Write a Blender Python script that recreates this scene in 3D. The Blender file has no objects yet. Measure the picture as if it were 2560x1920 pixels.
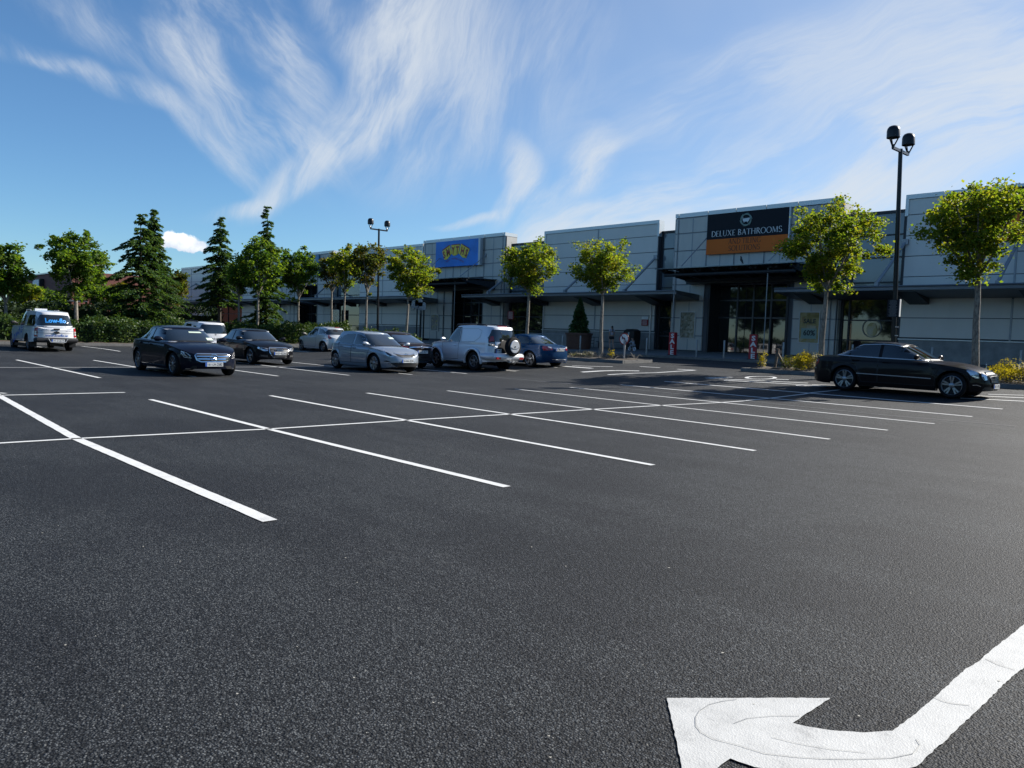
import bpy, bmesh, math, random
import numpy as np
from mathutils import Vector, Matrix
from mathutils.bvhtree import BVHTree
from mathutils.geometry import tessellate_polygon
S = bpy.context.scene
C = S.collection
D = bpy.data
R = math.radians
rnd = random.Random(7)

# ------------------------------------------------------------------ camera
# world: X runs along the shop fronts (towards the right, nearer end), Y towards them, Z up; the camera stands at X=Y=0
PITCH, ROLL, HEAD, EYE, FOC = .0622, .0366, .766, 1.51, 1923.
_cr, _sr, _cp, _sp, _ch, _sh = math.cos(ROLL), math.sin(ROLL), math.cos(PITCH), math.sin(PITCH), math.cos(HEAD), math.sin(HEAD)
_fw = Vector((-_ch * _cp, _sh * _cp, -_sp)); _rt = Vector((_sh, _ch, 0)); _up = _rt.cross(_fw)
_x = _rt * _cr + _up * _sr; _y = _up * _cr - _rt * _sr
cam_d = D.cameras.new('camera'); cam = D.objects.new('camera', cam_d); C.objects.link(cam)
cam.matrix_world = Matrix(((_x.x, _y.x, -_fw.x, 0), (_x.y, _y.y, -_fw.y, 0), (_x.z, _y.z, -_fw.z, EYE), (0, 0, 0, 1)))
cam_d.sensor_width = 36; cam_d.lens = 36 * FOC / 2560; cam_d.clip_start = .05; cam_d.clip_end = 5000
S.camera = cam

def ray(px, py):
    return _fw * FOC + _x * (px - 1280) - _y * (py - 960)
_TY = [(-99, 0), (17.5, 0), (20, .03), (22, .11), (24, .24), (28, .38), (31, .45), (37.4, .57), (60, .57), (999, .57)]
def gz(X, Y):
    z = 0
    for (a, za), (b, zb) in zip(_TY, _TY[1:]):
        if a <= Y < b: z = za + (zb - za) * (Y - a) / (b - a); break
    t = min(1, max(0, (-X - 34) / 9)); return z + .1 * t * t * (3 - 2 * t) * max(0, 1 - max(0, Y - 18) / 8)
def at(px, py, Y):
    d = ray(px, py); t = Y / d.y; return Vector((d.x * t, Y, EYE + d.z * t))
def ground(px, py):
    d = ray(px, py); z = 0
    for _ in range(50):
        t = (z - EYE) / d.z; z = .5 * z + .5 * gz(d.x * t, d.y * t)
    return Vector((d.x * t, d.y * t, z))

# ------------------------------------------------------------------ sky, sun, exposure
SUN_AZ, SUN_EL = R(16.5), R(32)          # azimuth from +Y towards +X
W = D.worlds.new('World'); S.world = W; W.use_nodes = True
nt = W.node_tree; nt.nodes.clear()
class NG:
    def __init__(s, t): s.t = t
    def n(s, ty, ins=None, **kw):
        o = s.t.nodes.new(ty)
        for k, v in kw.items(): setattr(o, k, v)
        for k, v in (ins or {}).items():
            i = o.inputs[k]
            if isinstance(v, bpy.types.NodeSocket): s.t.links.new(v, i)
            else: i.default_value = v
        return o
    def m(s, op, a, b=None, c=None, clamp=False):
        d = {0: a}
        if b is not None: d[1] = b
        if c is not None: d[2] = c
        return s.n('ShaderNodeMath', d, operation=op, use_clamp=clamp).outputs[0]
    def vm(s, op, a, b=None):
        d = {0: a}
        if b is not None: d[1] = b
        o = s.n('ShaderNodeVectorMath', d, operation=op)
        return o.outputs['Value'] if op in ('DOT_PRODUCT', 'LENGTH') else o.outputs[0]
    def sm(s, v, a, b, lo=0., hi=1.):
        return s.n('ShaderNodeMapRange', {'Value': v, 'From Min': a, 'From Max': b, 'To Min': lo, 'To Max': hi}, interpolation_type='SMOOTHSTEP').outputs[0]
    def mapp(s, v, loc=(0, 0, 0), rot=(0, 0, 0), sc=(1, 1, 1), ty='TEXTURE'):
        return s.n('ShaderNodeMapping', {'Vector': v, 'Location': loc, 'Rotation': rot, 'Scale': sc}, vector_type=ty).outputs[0]
    def noise(s, v, sc, det=4., rough=.5, dist=0., out=0):
        return s.n('ShaderNodeTexNoise', {'Vector': v, 'Scale': sc, 'Detail': det, 'Roughness': rough, 'Distortion': dist}).outputs[out]
    def mix(s, f, a, b, ty='MIX'):
        o = s.n('ShaderNodeMix', data_type='RGBA', blend_type=ty)
        for k, v in ((0, f), (6, a), (7, b)):
            if isinstance(v, bpy.types.NodeSocket): s.t.links.new(v, o.inputs[k])
            else: o.inputs[k].default_value = v if k == 0 or len(v) == 4 else (*v, 1)
        return o.outputs[2]
    def ramp(s, v, stops):
        o = s.n('ShaderNodeValToRGB', {0: v}); e = o.color_ramp.elements
        while len(e) < len(stops): e.new(.5)
        for el, (p, c) in zip(e, stops): el.position = p; el.color = (*c, 1) if len(c) == 3 else c
        return o.outputs[0]
g = NG(nt)
sky = g.n('ShaderNodeTexSky', sky_type='NISHITA', sun_disc=False, sun_elevation=SUN_EL, sun_rotation=SUN_AZ, altitude=60, air_density=1.0, dust_density=.0, ozone_density=3.2)
dirv = g.n('ShaderNodeTexCoord').outputs['Generated']
cF = g.m('MAXIMUM', g.vm('DOT_PRODUCT', dirv, tuple(Vector((-_ch, _sh, 0)))), .05)
cR = g.m('DIVIDE', g.vm('DOT_PRODUCT', dirv, tuple(_rt)), cF)
cZ = g.m('DIVIDE', g.n('ShaderNodeSeparateXYZ', {0: dirv}).outputs[2], cF)
P0 = g.n('ShaderNodeCombineXYZ', {0: cR, 1: cZ}).outputs[0]
def uv(px, py):
    d = ray(px, py); f = d.dot(Vector((-_ch, _sh, 0))); return d.dot(_rt) / f, d.z / f
wv = g.n('ShaderNodeTexNoise', {'Vector': P0, 'Scale': 2.4, 'Detail': 3., 'Roughness': .5}, ).outputs[1]
wv2 = g.n('ShaderNodeTexNoise', {'Vector': P0, 'Scale': 11., 'Detail': 4., 'Roughness': .6}).outputs[1]
P = g.vm('ADD', g.vm('ADD', P0, g.vm('MULTIPLY', g.vm('SUBTRACT', wv, (.5, .5, .5)), (.17, .17, 0))), g.vm('MULTIPLY', g.vm('SUBTRACT', wv2, (.5, .5, .5)), (.014, .014, 0)))
def blob(px, py, ax, ay, ang, amp, src=P, hard=0.):
    u, v = uv(px, py)
    q = g.mapp(src, (u, v, 0), (0, 0, R(ang)), (ax / 1923, ay / 1923, 1))
    q = g.n('ShaderNodeCombineXYZ', {0: g.n('ShaderNodeSeparateXYZ', {0: q}).outputs[0], 1: g.n('ShaderNodeSeparateXYZ', {0: q}).outputs[1]}).outputs[0]
    return g.sm(g.vm('LENGTH', q), 1., hard, 0., amp)
def total(l):
    r = l[0]
    for x in l[1:]: r = g.m('ADD', r, x)
    return r
# streak noises, each stretched along one direction
def streak(ang, sx, sy, det=7., src=P, rough=.62):
    q = g.mapp(src, (0, 0, 0), (0, 0, R(ang)), (sx, sy, 1)); return g.noise(q, 1., det, rough, .25)
def ridge(n, k=2.): return g.m('POWER', g.m('SUBTRACT', 1., g.m('ABSOLUTE', g.m('SUBTRACT', g.m('MULTIPLY', n, 2.), 1.)), clamp=True), k)
def fibre(ang, ax, ay, lo=.36, hi=.66, fl=.0):
    """soft patches broken into fine fibres, both drawn out along ang"""
    soft = g.sm(streak(ang, ax, ay, 5.), lo, hi, fl, 1.)
    fine = ridge(streak(ang + 5, ax * .55, ay * .30, 8., rough=.7), 5.)
    return g.m('MULTIPLY', soft, g.m('ADD', .58, g.m('MULTIPLY', fine, .5)))
A = total([blob(*b) for b in [
    (2150, 400, 1050, 180, 20, 1.0), (1750, 560, 760, 120, 10, .9), (2450, 260, 800, 240, 26, .85), (2100, 150, 950, 150, 17, .45),
    (1600, 470, 560, 80, 24, .5), (2480, 640, 420, 70, 14, .5), (1450, 600, 420, 70, 8, .8), (1330, 560, 400, 60, 24, .4), (2300, 560, 500, 60, 12, .5)]])
A = g.m('MULTIPLY', A, 1.3)
dA = g.m('MULTIPLY', A, fibre(20, .40, .075, .36, .62, .08))
B = total([blob(*b) for b in [
    (1000, 30, 230, 105, 96, 1.2), (965, 180, 240, 105, 84, 1.15), (900, 320, 220, 95, 60, 1.1), (800, 435, 220, 58, 33, .95),
    (690, 495, 220, 34, 14, .45), (1130, 60, 300, 150, 66, .6), (1100, 280, 340, 170, 52, .45), (1330, 190, 360, 200, 50, .35), (860, 120, 220, 80, 116, .4)]])
dB = g.m('MULTIPLY', B, fibre(68, .24, .075, .34, .62, .12))
Cc = total([blob(*b) for b in [
    (540, 150, 330, 90, 122, .42), (640, 290, 360, 90, 134, .42), (400, 110, 340, 70, 150, .35), (290, 180, 360, 34, 163, .42),
    (560, 330, 330, 34, 140, .45), (740, 210, 280, 90, 114, .55), (790, 390, 190, 60, 145, .5), (110, 132, 250, 22, 172, .3), (520, 30, 440, 100, 152, .3), (210, 50, 260, 60, 152, .25)]])
dC = g.m('MULTIPLY', Cc, fibre(132, .22, .065, .36, .64, .08))
E_ = total([blob(*b) for b in [
    (1290, 415, 130, 75, 118, .85), (1250, 485, 120, 40, 45, .75), (1160, 530, 130, 17, 18, .7), (1470, 395, 140, 75, 52, .9), (1400, 465, 180, 46, 30, .8), (1520, 360, 110, 28, 30, .7)]])
dE = g.m('MULTIPLY', E_, fibre(48, .16, .07, .3, .58, .15))
# the veil that thickens towards the sun side
veil = g.m('MULTIPLY', g.sm(cR, -.4, .7), g.m('MULTIPLY', g.noise(P, 2.2, 4, .6), .62))
front = g.sm(g.vm('DOT_PRODUCT', dirv, tuple(Vector((-_ch, _sh, 0)))), .05, .4)
dens = g.m('MULTIPLY', total([dA, dB, dC, dE, veil]), g.m('MULTIPLY', front, g.sm(cZ, .0, .12)))
# low cumulus puff between the conifers
wq = g.n('ShaderNodeTexNoise', {'Vector': P0, 'Scale': 34., 'Detail': 5., 'Roughness': .6}).outputs[1]
Pq = g.vm('ADD', P0, g.vm('MULTIPLY', g.vm('SUBTRACT', wq, (.5, .5, .5)), (.026, .022, 0)))
pf = total([blob(*b, src=Pq) for b in [(425, 598, 36, 28, 0, 1.3), (462, 604, 44, 26, 0, 1.3), (498, 612, 40, 22, 0, 1.2), (415, 612, 46, 18, 0, 1.1), (470, 622, 62, 16, 175, 1.1), (380, 608, 30, 14, 0, .7)]])
puff = g.sm(pf, .28, .75)
pshade = g.sm(g.m('ADD', g.noise(P0, 42., 4, .6), g.m('MULTIPLY', g.m('SUBTRACT', cZ, uv(460, 607)[1]), 14)), .1, .8)
skyc = g.mix(1., sky.outputs[0], (.84, 1.14, 1.36), 'MULTIPLY')
CL = 7.8
out = g.mix(g.m('MULTIPLY', g.m('SUBTRACT', 1., g.m('POWER', 2.718, g.m('MULTIPLY', dens, -1.75))), .9), skyc, (CL * .93, CL * 1.0, CL * 1.08))
out = g.mix(g.m('MULTIPLY', puff, .93), out, g.mix(pshade, (CL * .85, CL * .95, CL * 1.12), (CL * 1.6, CL * 1.6, CL * 1.62)))
bg = g.n('ShaderNodeBackground', {'Color': out, 'Strength': .055})
nt.links.new(bg.outputs[0], g.n('ShaderNodeOutputWorld').inputs[0])
sl = D.lights.new('sun', 'SUN'); sl.energy = 5.0; sl.angle = R(.53); sl.color = (1, .95, .87)
so = D.objects.new('sun', sl); C.objects.link(so)
sdir = Vector((math.sin(SUN_AZ) * math.cos(SUN_EL), math.cos(SUN_AZ) * math.cos(SUN_EL), math.sin(SUN_EL)))
so.rotation_euler = sdir.to_track_quat('Z', 'Y').to_euler(); so.location = (0, 0, 30)
S.view_settings.view_transform = 'Standard'; S.view_settings.look = 'None'
S.view_settings.exposure = .85; S.view_settings.gamma = 1
S.cycles.max_bounces = 6; S.cycles.transparent_max_bounces = 8

# ------------------------------------------------------------------ materials
def mat(name, col=(.5, .5, .5), rough=.6, metal=0., coat=0., spec=.5, var=0., vs=3., st=(1, 1, 1), bump=0., bs=40., trans=0., alpha=None, emit=None, coords='Object'):
    m = D.materials.new(name); m.use_nodes = True; t = m.node_tree; b = t.nodes['Principled BSDF']; q = NG(t)
    b.inputs['Base Color'].default_value = (*col, 1); b.inputs['Roughness'].default_value = rough; b.inputs['Metallic'].default_value = metal
    b.inputs['Coat Weight'].default_value = coat; b.inputs['Coat Roughness'].default_value = .04; b.inputs['Specular IOR Level'].default_value = spec
    co = q.n('ShaderNodeTexCoord').outputs[coords]
    if var:
        n = q.noise(q.mapp(co, sc=st, ty='POINT'), vs, 5, .6)
        a = tuple(c * (1 - var) for c in col); c2 = tuple(min(1, c * (1 + var)) for c in col)
        t.links.new(q.ramp(n, [(.3, a), (.7, c2)]), b.inputs['Base Color'])
    if bump:
        bn = q.n('ShaderNodeBump', {'Height': q.noise(co, bs, 4, .6), 'Strength': bump, 'Distance': .01})
        t.links.new(bn.outputs[0], b.inputs['Normal'])
    if emit: b.inputs['Emission Color'].default_value = (*emit[:3], 1); b.inputs['Emission Strength'].default_value = emit[3]
    return m
M = {}
M['white'] = mat('white_paint', (.78, .78, .76), .5, var=.05)
M['dark'] = mat('dark_metal', (.022, .024, .028), .45, .2)
M['lampblack'] = mat('lamp_metal', (.014, .014, .015), .35, .3)
M['steel'] = mat('brushed_steel', (.30, .30, .30), .4, .7, var=.08)
M['galv'] = mat('galvanised_steel', (.33, .34, .35), .5, .6, var=.1)
M['cap'] = mat('aluminium_coping', (.6, .61, .6), .4, .5)
M['clad'] = mat('grey_cladding', (.64, .61, .56), .4, .1, var=.035, vs=1.2, st=(1., 1, .25))
M['panel'] = mat('ribbed_panel', (.53, .50, .445), .5, .1, var=.06, vs=1.5, st=(1.5, 1, .3))
M['seam'] = mat('panel_seam', (.06, .065, .075), .6)
M['block'] = mat('grey_blockwork', (.28, .275, .265), .9, var=.2, vs=2., bump=.3)
M['glass'] = mat('shop_glass', (.012, .016, .018), .03, 0, spec=.8)
M['tint'] = mat('panel_glass', (.12, .15, .17), .08, 0, spec=.8)
M['frame'] = mat('door_frame_metal', (.06, .065, .07), .4, .3)
M['inside'] = mat('shop_interior', (.012, .013, .015), .8)
M['canopy'] = mat('canopy_metal', (.17, .18, .19), .45, .5, var=.06)
M['canopyd'] = mat('canopy_dark', (.035, .04, .046), .5, .3)
M['brick'] = mat('red_brick', (.20, .075, .055), .85, var=.2, vs=8, bump=.3)
M['kerb'] = mat('kerb_stone', (.17, .165, .155), .85, var=.2, vs=4., bump=.5, bs=60)
M['soil'] = mat('bed_soil', (.055, .042, .03), .95, var=.4, vs=7., bump=1., bs=30)
M['wood'] = mat('timber_stake', (.12, .09, .065), .85, var=.3, vs=9., bump=.5)
M['redsign'] = mat('red_banner', (.42, .012, .02), .5)
M['black'] = mat('black_plastic', (.012, .012, .013), .45)
M['terra'] = mat('brown_planter', (.11, .05, .033), .6, var=.12, vs=5)
M['navy'] = mat('navy_board', (.007, .009, .015), .6, spec=.25)
M['orange'] = mat('orange_board', (.72, .16, .025), .6, spec=.2)
M['orangel'] = mat('dark_red_letters', (.02, .006, .005), .5)
M['blue'] = mat('blue_board', (.01, .21, .70), .45, var=.25, vs=.5)
M['yellow'] = mat('yellow_board', (.9, .68, .06), .5)
M['redl'] = mat('red_letters', (.30, .01, .015), .4)
M['skyblue'] = mat('blue_hoarding', (.03, .22, .42), .4)
M['silver'] = mat('silver_grey', (.5, .51, .52), .35, .3); M['bluish'] = mat('thin_post', (.3, .31, .32), .4, .4)
M['green'] = mat('pale_green', (.25, .35, .3), .5)

def bark(name, a, b):
    m = D.materials.new(name); m.use_nodes = True; t = m.node_tree; q = NG(t); p = t.nodes['Principled BSDF']
    co = q.n('ShaderNodeTexCoord').outputs['Object']
    n = q.noise(q.mapp(co, sc=(1, 1, .45), ty='POINT'), 14, 6, .65)
    t.links.new(q.ramp(n, [(.35, a), (.62, b)]), p.inputs['Base Color']); p.inputs['Roughness'].default_value = .85
    t.links.new(q.n('ShaderNodeBump', {'Height': n, 'Strength': .7, 'Distance': .02}).outputs[0], p.inputs['Normal']); return m
M['bark'] = bark('tree_bark', (.10, .085, .07), (.30, .27, .22))
M['barkd'] = bark('conifer_bark', (.04, .03, .022), (.09, .07, .05))
def leafmat(name, stops, tr=.5, rough=.6, ts=(1.9, 1.8, .55), vs=1.2):
    m = D.materials.new(name); m.use_nodes = True; t = m.node_tree; q = NG(t); p = t.nodes['Principled BSDF']
    ge = q.n('ShaderNodeNewGeometry'); co = q.n('ShaderNodeTexCoord').outputs['Object']
    f = q.m('ADD', q.m('MULTIPLY', ge.outputs['Random Per Island'], .45), q.m('MULTIPLY', q.noise(co, vs, 2), .75))
    c = q.ramp(f, stops)
    t.links.new(c, p.inputs['Base Color']); p.inputs['Roughness'].default_value = rough; p.inputs['Specular IOR Level'].default_value = .22
    tl = q.n('ShaderNodeBsdfTranslucent', {'Color': q.mix(1., c, ts, 'MULTIPLY')})
    mx = q.n('ShaderNodeMixShader', {0: tr, 1: p.outputs[0], 2: tl.outputs[0]})
    t.links.new(mx.outputs[0], t.nodes['Material Output'].inputs[0]); return m
M['leaf'] = leafmat('maple_leaves', [(.2, (.05, .10, .018)), (.5, (.10, .16, .022)), (.78, (.18, .20, .028)), (1.05, (.22, .16, .03))], .58)
M['leafg'] = leafmat('green_leaves', [(.2, (.03, .075, .016)), (.55, (.065, .13, .022)), (.85, (.13, .18, .03))], .52)
M['leafr'] = leafmat('reddish_leaves', [(.2, (.035, .07, .014)), (.6, (.075, .095, .018)), (.95, (.13, .07, .022))], .5)
M['needle'] = leafmat('cedar_needles', [(.2, (.02, .055, .024)), (.6, (.05, .105, .038)), (.9, (.10, .15, .05))], .35, .6)
M['laurel'] = leafmat('laurel_leaves', [(.2, (.02, .05, .014)), (.6, (.04, .08, .02)), (.9, (.09, .12, .03))], .25, .5)
M['gold'] = leafmat('golden_leaves', [(.2, (.12, .12, .015)), (.55, (.26, .22, .02)), (.85, (.36, .30, .03))], .4)
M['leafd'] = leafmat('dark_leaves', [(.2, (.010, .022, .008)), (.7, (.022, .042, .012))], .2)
M['dead'] = leafmat('grey_dry_stems', [(.2, (.10, .09, .065)), (.8, (.22, .21, .15))], .2)

def asphalt():
    m = D.materials.new('asphalt'); m.use_nodes = True; t = m.node_tree; q = NG(t); p = t.nodes['Principled BSDF']
    co = q.n('ShaderNodeTexCoord').outputs['Object']
    v = q.n('ShaderNodeTexVoronoi', {'Vector': co, 'Scale': 112., 'Randomness': 1.})
    v2 = q.n('ShaderNodeTexVoronoi', {'Vector': co, 'Scale': 62., 'Randomness': 1.})
    big = q.noise(co, .35, 5, .6); mid = q.noise(q.mapp(co, sc=(.3, 1.6, 1), ty='POINT'), 1.1, 4, .6); fine = q.noise(co, 38, 3, .6)
    stone = q.n('ShaderNodeSeparateColor', {0: v.outputs['Color']}).outputs[0]
    base = q.ramp(stone, [(0, (.003, .0035, .0045)), (.6, (.0235, .0258, .0285)), (.95, (.060, .064, .069)), (.996, (.075, .077, .077)), (1., (.13, .13, .125))])
    lf = q.m('ADD', q.m('ADD', q.m('MULTIPLY', big, .9), q.m('MULTIPLY', mid, .5)), q.m('MULTIPLY', fine, .5))
    c = q.mix(1., base, q.ramp(lf, [(.6, (.66, .67, .71)), (.92, (1.0, 1.0, 1.0)), (1.2, (1.55, 1.56, 1.5))]), 'MULTIPLY')
    c = q.mix(1., c, q.ramp(v.outputs['Distance'], [(.18, (1.35, 1.35, 1.35)), (.42, (.85, .85, .86)), (.62, (.22, .22, .24))]), 'MULTIPLY')
    dust = q.sm(q.m('MULTIPLY', q.noise(co, .55, 5, .65), q.noise(co, 9., 4, .7)), .32, .44, 0, .16)
    c = q.mix(dust, c, (.12, .125, .12))
    c = q.mix(q.sm(q.noise(co, 1.1, 3, .5), .66, .8, 0, .5), c, (.008, .008, .009))
    crack = q.m('MULTIPLY', q.sm(q.noise(co, 7., 6, .8), .70, .76), q.sm(q.noise(co, .8, 2), .55, .62))
    t.links.new(q.mix(crack, c, (.02, .02, .02)), p.inputs['Base Color'])
    t.links.new(q.m('ADD', .58, q.m('MULTIPLY', q.noise(co, 60., 2), .3)), p.inputs['Roughness'])
    p.inputs['Specular IOR Level'].default_value = .25
    h = q.m('ADD', q.m('MULTIPLY', v.outputs['Distance'], -1.), q.m('MULTIPLY', v2.outputs['Distance'], -.7))
    t.links.new(q.n('ShaderNodeBump', {'Height': h, 'Strength': .8, 'Distance': .006}).outputs[0], p.inputs['Normal']); return m
M['asphalt'] = asphalt()
def roadpaint(name, col, wear):
    m = D.materials.new(name); m.use_nodes = True; t = m.node_tree; q = NG(t); p = t.nodes['Principled BSDF']
    co = q.n('ShaderNodeTexCoord').outputs['Object']
    n = q.noise(co, 6., 7, .72); n2 = q.noise(co, 90., 3, .6)
    c = q.ramp(q.m('ADD', q.m('MULTIPLY', n, .7), q.m('MULTIPLY', n2, .3)), [(.3, tuple(x * .62 for x in col)), (.46, tuple(x * .9 for x in col)), (.6, col)])
    t.links.new(q.mix(q.sm(q.noise(co, 3.3, 9, .8, 1.2), wear, wear + .05), c, (.10, .10, .10)), p.inputs['Base Color']); p.inputs['Roughness'].default_value = .6
    v = q.n('ShaderNodeTexVoronoi', {'Vector': co, 'Scale': 130.})
    t.links.new(q.n('ShaderNodeBump', {'Height': q.m('ADD', v.outputs['Distance'], q.noise(co, 15., 4, .6)), 'Strength': .35, 'Distance': .003}).outputs[0], p.inputs['Normal']); return m
M['paint'] = roadpaint('road_marking_paint', (.68, .68, .66), .655)
M['oldpaint'] = roadpaint('worn_marking_paint', (.16, .16, .16), .5)
def slabs():
    m = D.materials.new('paving_slabs'); m.use_nodes = True; t = m.node_tree; q = NG(t); p = t.nodes['Principled BSDF']
    co = q.n('ShaderNodeTexCoord').outputs['Object']
    b = q.n('ShaderNodeTexBrick', {'Vector': co, 'Color1': (.16, .155, .145, 1), 'Color2': (.20, .19, .18, 1), 'Mortar': (.07, .07, .065, 1), 'Scale': 1.6, 'Mortar Size': .012})
    t.links.new(q.mix(1., b.outputs[0], q.ramp(q.noise(co, 1.2, 5, .6), [(.3, (.75, .75, .75)), (.7, (1.1, 1.1, 1.1))]), 'MULTIPLY'), p.inputs['Base Color']); p.inputs['Roughness'].default_value = .8; return m
M['slab'] = slabs()

# ------------------------------------------------------------------ object helpers
def tag(o, label=None, cat=None, group=None, kind=None):
    if label: o['label'] = label
    if cat: o['category'] = cat
    if group: o['group'] = group
    if kind: o['kind'] = kind
    return o
def empty(name, loc, label, cat, group=None, rz=0.):
    o = D.objects.new(name, None); C.objects.link(o); o.location = loc; o.rotation_euler.z = rz; o.empty_display_size = .3
    bpy.context.view_layer.update() if False else None
    o.matrix_basis = Matrix.Translation(Vector(loc)) @ Matrix.Rotation(rz, 4, 'Z')
    return tag(o, label, cat, group)
class MB:
    def __init__(s): s.v = []; s.f = []; s.m = []
    def add(s, vs, fs, mi=0):
        k = len(s.v); s.v += [tuple(v) for v in vs]; s.f += [tuple(i + k for i in f) for f in fs]; s.m += [mi] * len(fs); return s
    def box(s, a, b, mi=0):
        (x0, y0, z0), (x1, y1, z1) = a, b
        return s.add([(x0, y0, z0), (x1, y0, z0), (x1, y1, z0), (x0, y1, z0), (x0, y0, z1), (x1, y0, z1), (x1, y1, z1), (x0, y1, z1)],
                     [(0, 3, 2, 1), (4, 5, 6, 7), (0, 1, 5, 4), (1, 2, 6, 5), (2, 3, 7, 6), (3, 0, 4, 7)], mi)
    def cbox(s, c, d, mi=0, rot=None):
        x, y, z = [q / 2 for q in d]; b = MB().box((-x, -y, -z), (x, y, z)); Q = rot or Matrix.Identity(3)
        return s.add([Vector(c) + Q @ Vector(v) for v in b.v], b.f, mi)
    def tube(s, pts, rs, n=8, mi=0, cap=True):
        pts = [Vector(p) for p in pts]; rs = rs if isinstance(rs, (list, tuple)) else [rs] * len(pts)
        vs = []; ref = None
        for i, p in enumerate(pts):
            d = (pts[min(i + 1, len(pts) - 1)] - pts[max(i - 1, 0)]).normalized()
            if ref is None: ref = d.orthogonal().normalized()
            a = (ref - d * ref.dot(d)); a = a.normalized() if a.length > 1e-5 else d.orthogonal().normalized(); ref = a; b = d.cross(a)
            vs += [p + (a * math.cos(2 * math.pi * k / n) + b * math.sin(2 * math.pi * k / n)) * rs[i] for k in range(n)]
        fs = [(i * n + k, i * n + (k + 1) % n, (i + 1) * n + (k + 1) % n, (i + 1) * n + k) for i in range(len(pts) - 1) for k in range(n)]
        if cap: fs += [tuple(range(n))[::-1], tuple((len(pts) - 1) * n + k for k in range(n))]
        return s.add(vs, fs, mi)
    def lathe(s, prof, n=24, mi=0, axis='Z', c=(0, 0, 0)):
        vs = []
        for r, h in prof:
            for k in range(n):
                a = 2 * math.pi * k / n; x, y = r * math.cos(a), r * math.sin(a)
                vs.append(Vector(c) + Vector({'Z': (x, y, h), 'Y': (x, h, y), 'X': (h, x, y)}[axis]))
        fs = [(i * n + k, i * n + (k + 1) % n, (i + 1) * n + (k + 1) % n, (i + 1) * n + k) for i in range(len(prof) - 1) for k in range(n)]
        return s.add(vs, fs, mi)
    def prism(s, poly, f, depth, mi=0):
        """poly: 2-D outline, f maps (a, b, t) to 3-D; t runs 0..depth"""
        n = len(poly); tr = [tuple(t) for t in tessellate_polygon([[Vector((a, b, 0)) for a, b in poly]])]
        vs = [f(a, b, 0) for a, b in poly] + [f(a, b, depth) for a, b in poly]
        return s.add(vs, tr + [(a + n, b + n, c + n) for a, b, c in tr] + [(i, (i + 1) % n, (i + 1) % n + n, i + n) for i in range(n)], mi)
    def build(s, name, mats, parent=None, label=None, smooth=False, local=False, sharp=35):
        me = D.meshes.new(name); o0 = Vector(); q = None if local else parent
        while q is not None: o0 = o0 + q.matrix_basis.translation; q = q.parent
        me.from_pydata([tuple(Vector(v) - o0) for v in s.v], [], s.f)
        for m in (mats if isinstance(mats, (list, tuple)) else [mats]): me.materials.append(M[m] if isinstance(m, str) else m)
        if any(s.m): me.polygons.foreach_set('material_index', s.m)
        bm = bmesh.new(); bm.from_mesh(me); bmesh.ops.recalc_face_normals(bm, faces=bm.faces); bm.to_mesh(me); bm.free()
        if smooth: me.polygons.foreach_set('use_smooth', [True] * len(me.polygons)); me.set_sharp_from_angle(angle=R(sharp))
        me.update(); o = D.objects.new(name, me); C.objects.link(o)
        if parent: o.parent = parent
        if label: o['label'] = label
        return o
def top(name, mb, mats, label, cat, group=None, smooth=False, loc=None):
    """a thing that is one mesh, its origin at loc"""
    if loc is not None:
        mb.v = [tuple(Vector(v) - Vector(loc)) for v in mb.v]
    o = mb.build(name, mats, smooth=smooth)
    if loc is not None: o.location = loc
    return tag(o, label, cat, group)
def copy_tree(o, parent=None):
    c = o.copy(); C.objects.link(c)
    if parent: c.parent = parent
    for ch in list(o.children): copy_tree(ch, c)
    return c
_tx = {}
def text(s, size=1., align='LEFT', bold=0.):
    """flat text as (verts2d, faces)"""
    k = (s, align, bold)
    if k not in _tx:
        cu = D.curves.new('tmp', 'FONT'); cu.body = s; cu.size = 1; cu.align_x = align; cu.resolution_u = 2; cu.offset = bold
        ob = D.objects.new('tmp', cu); me = D.meshes.new_from_object(ob)
        _tx[k] = ([(v.co.x, v.co.y) for v in me.vertices], [tuple(p.vertices) for p in me.polygons])
        D.objects.remove(ob); D.curves.remove(cu); D.meshes.remove(me)
    v, f = _tx[k]; return [(a * size, b * size) for a, b in v], f
def twidth(s, bold=0.): v, _ = text(s, 1, 'LEFT', bold); return max(a for a, b in v) - min(a for a, b in v)

# ------------------------------------------------------------------ ground, markings, paving
def sheet(name, x0, x1, y0, y1, step, m, dz=0., zf=gz):
    xs = sorted(set([x0 + i * step for i in range(int((x1 - x0) / step) + 1)] + [x1])); ys = sorted(set([y for y in [y0 + i * step for i in range(int((y1 - y0) / step) + 1)] + [y1] + [t[0] for t in _TY] if y0 <= y <= y1]))
    vs = [(x, y, zf(x, y) + dz) for y in ys for x in xs]; n = len(xs)
    fs = [(j * n + i, j * n + i + 1, (j + 1) * n + i + 1, (j + 1) * n + i) for j in range(len(ys) - 1) for i in range(n - 1)]
    return tag(MB().add(vs, fs).build(name, m), kind='structure')
far = [(-700, -500), (500, -500), (500, 700), (-700, 700)]
sheet('car_park', -260, 60, -60, 37.5, 1.0, 'asphalt')
gr = MB()
for (a, b), (c, d) in (((-1500, -1500), (1500, -60)), ((-1500, 37.5), (1500, 1500)), ((-1500, -60), (-260, 37.5)), ((60, -60), (1500, 37.5))):
    gr.add([(a, b, -.02 if b < 37 else .5), (c, b, -.02 if b < 37 else .5), (c, d, -.02 if d < 38 else .5), (a, d, -.02 if d < 38 else .5)], [(0, 1, 2, 3)])
tag(gr.build('ground', 'asphalt'), kind='structure')
def fpz(x, y): return .69 + max(0, y - 37.7) * .033
pv = MB()
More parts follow.
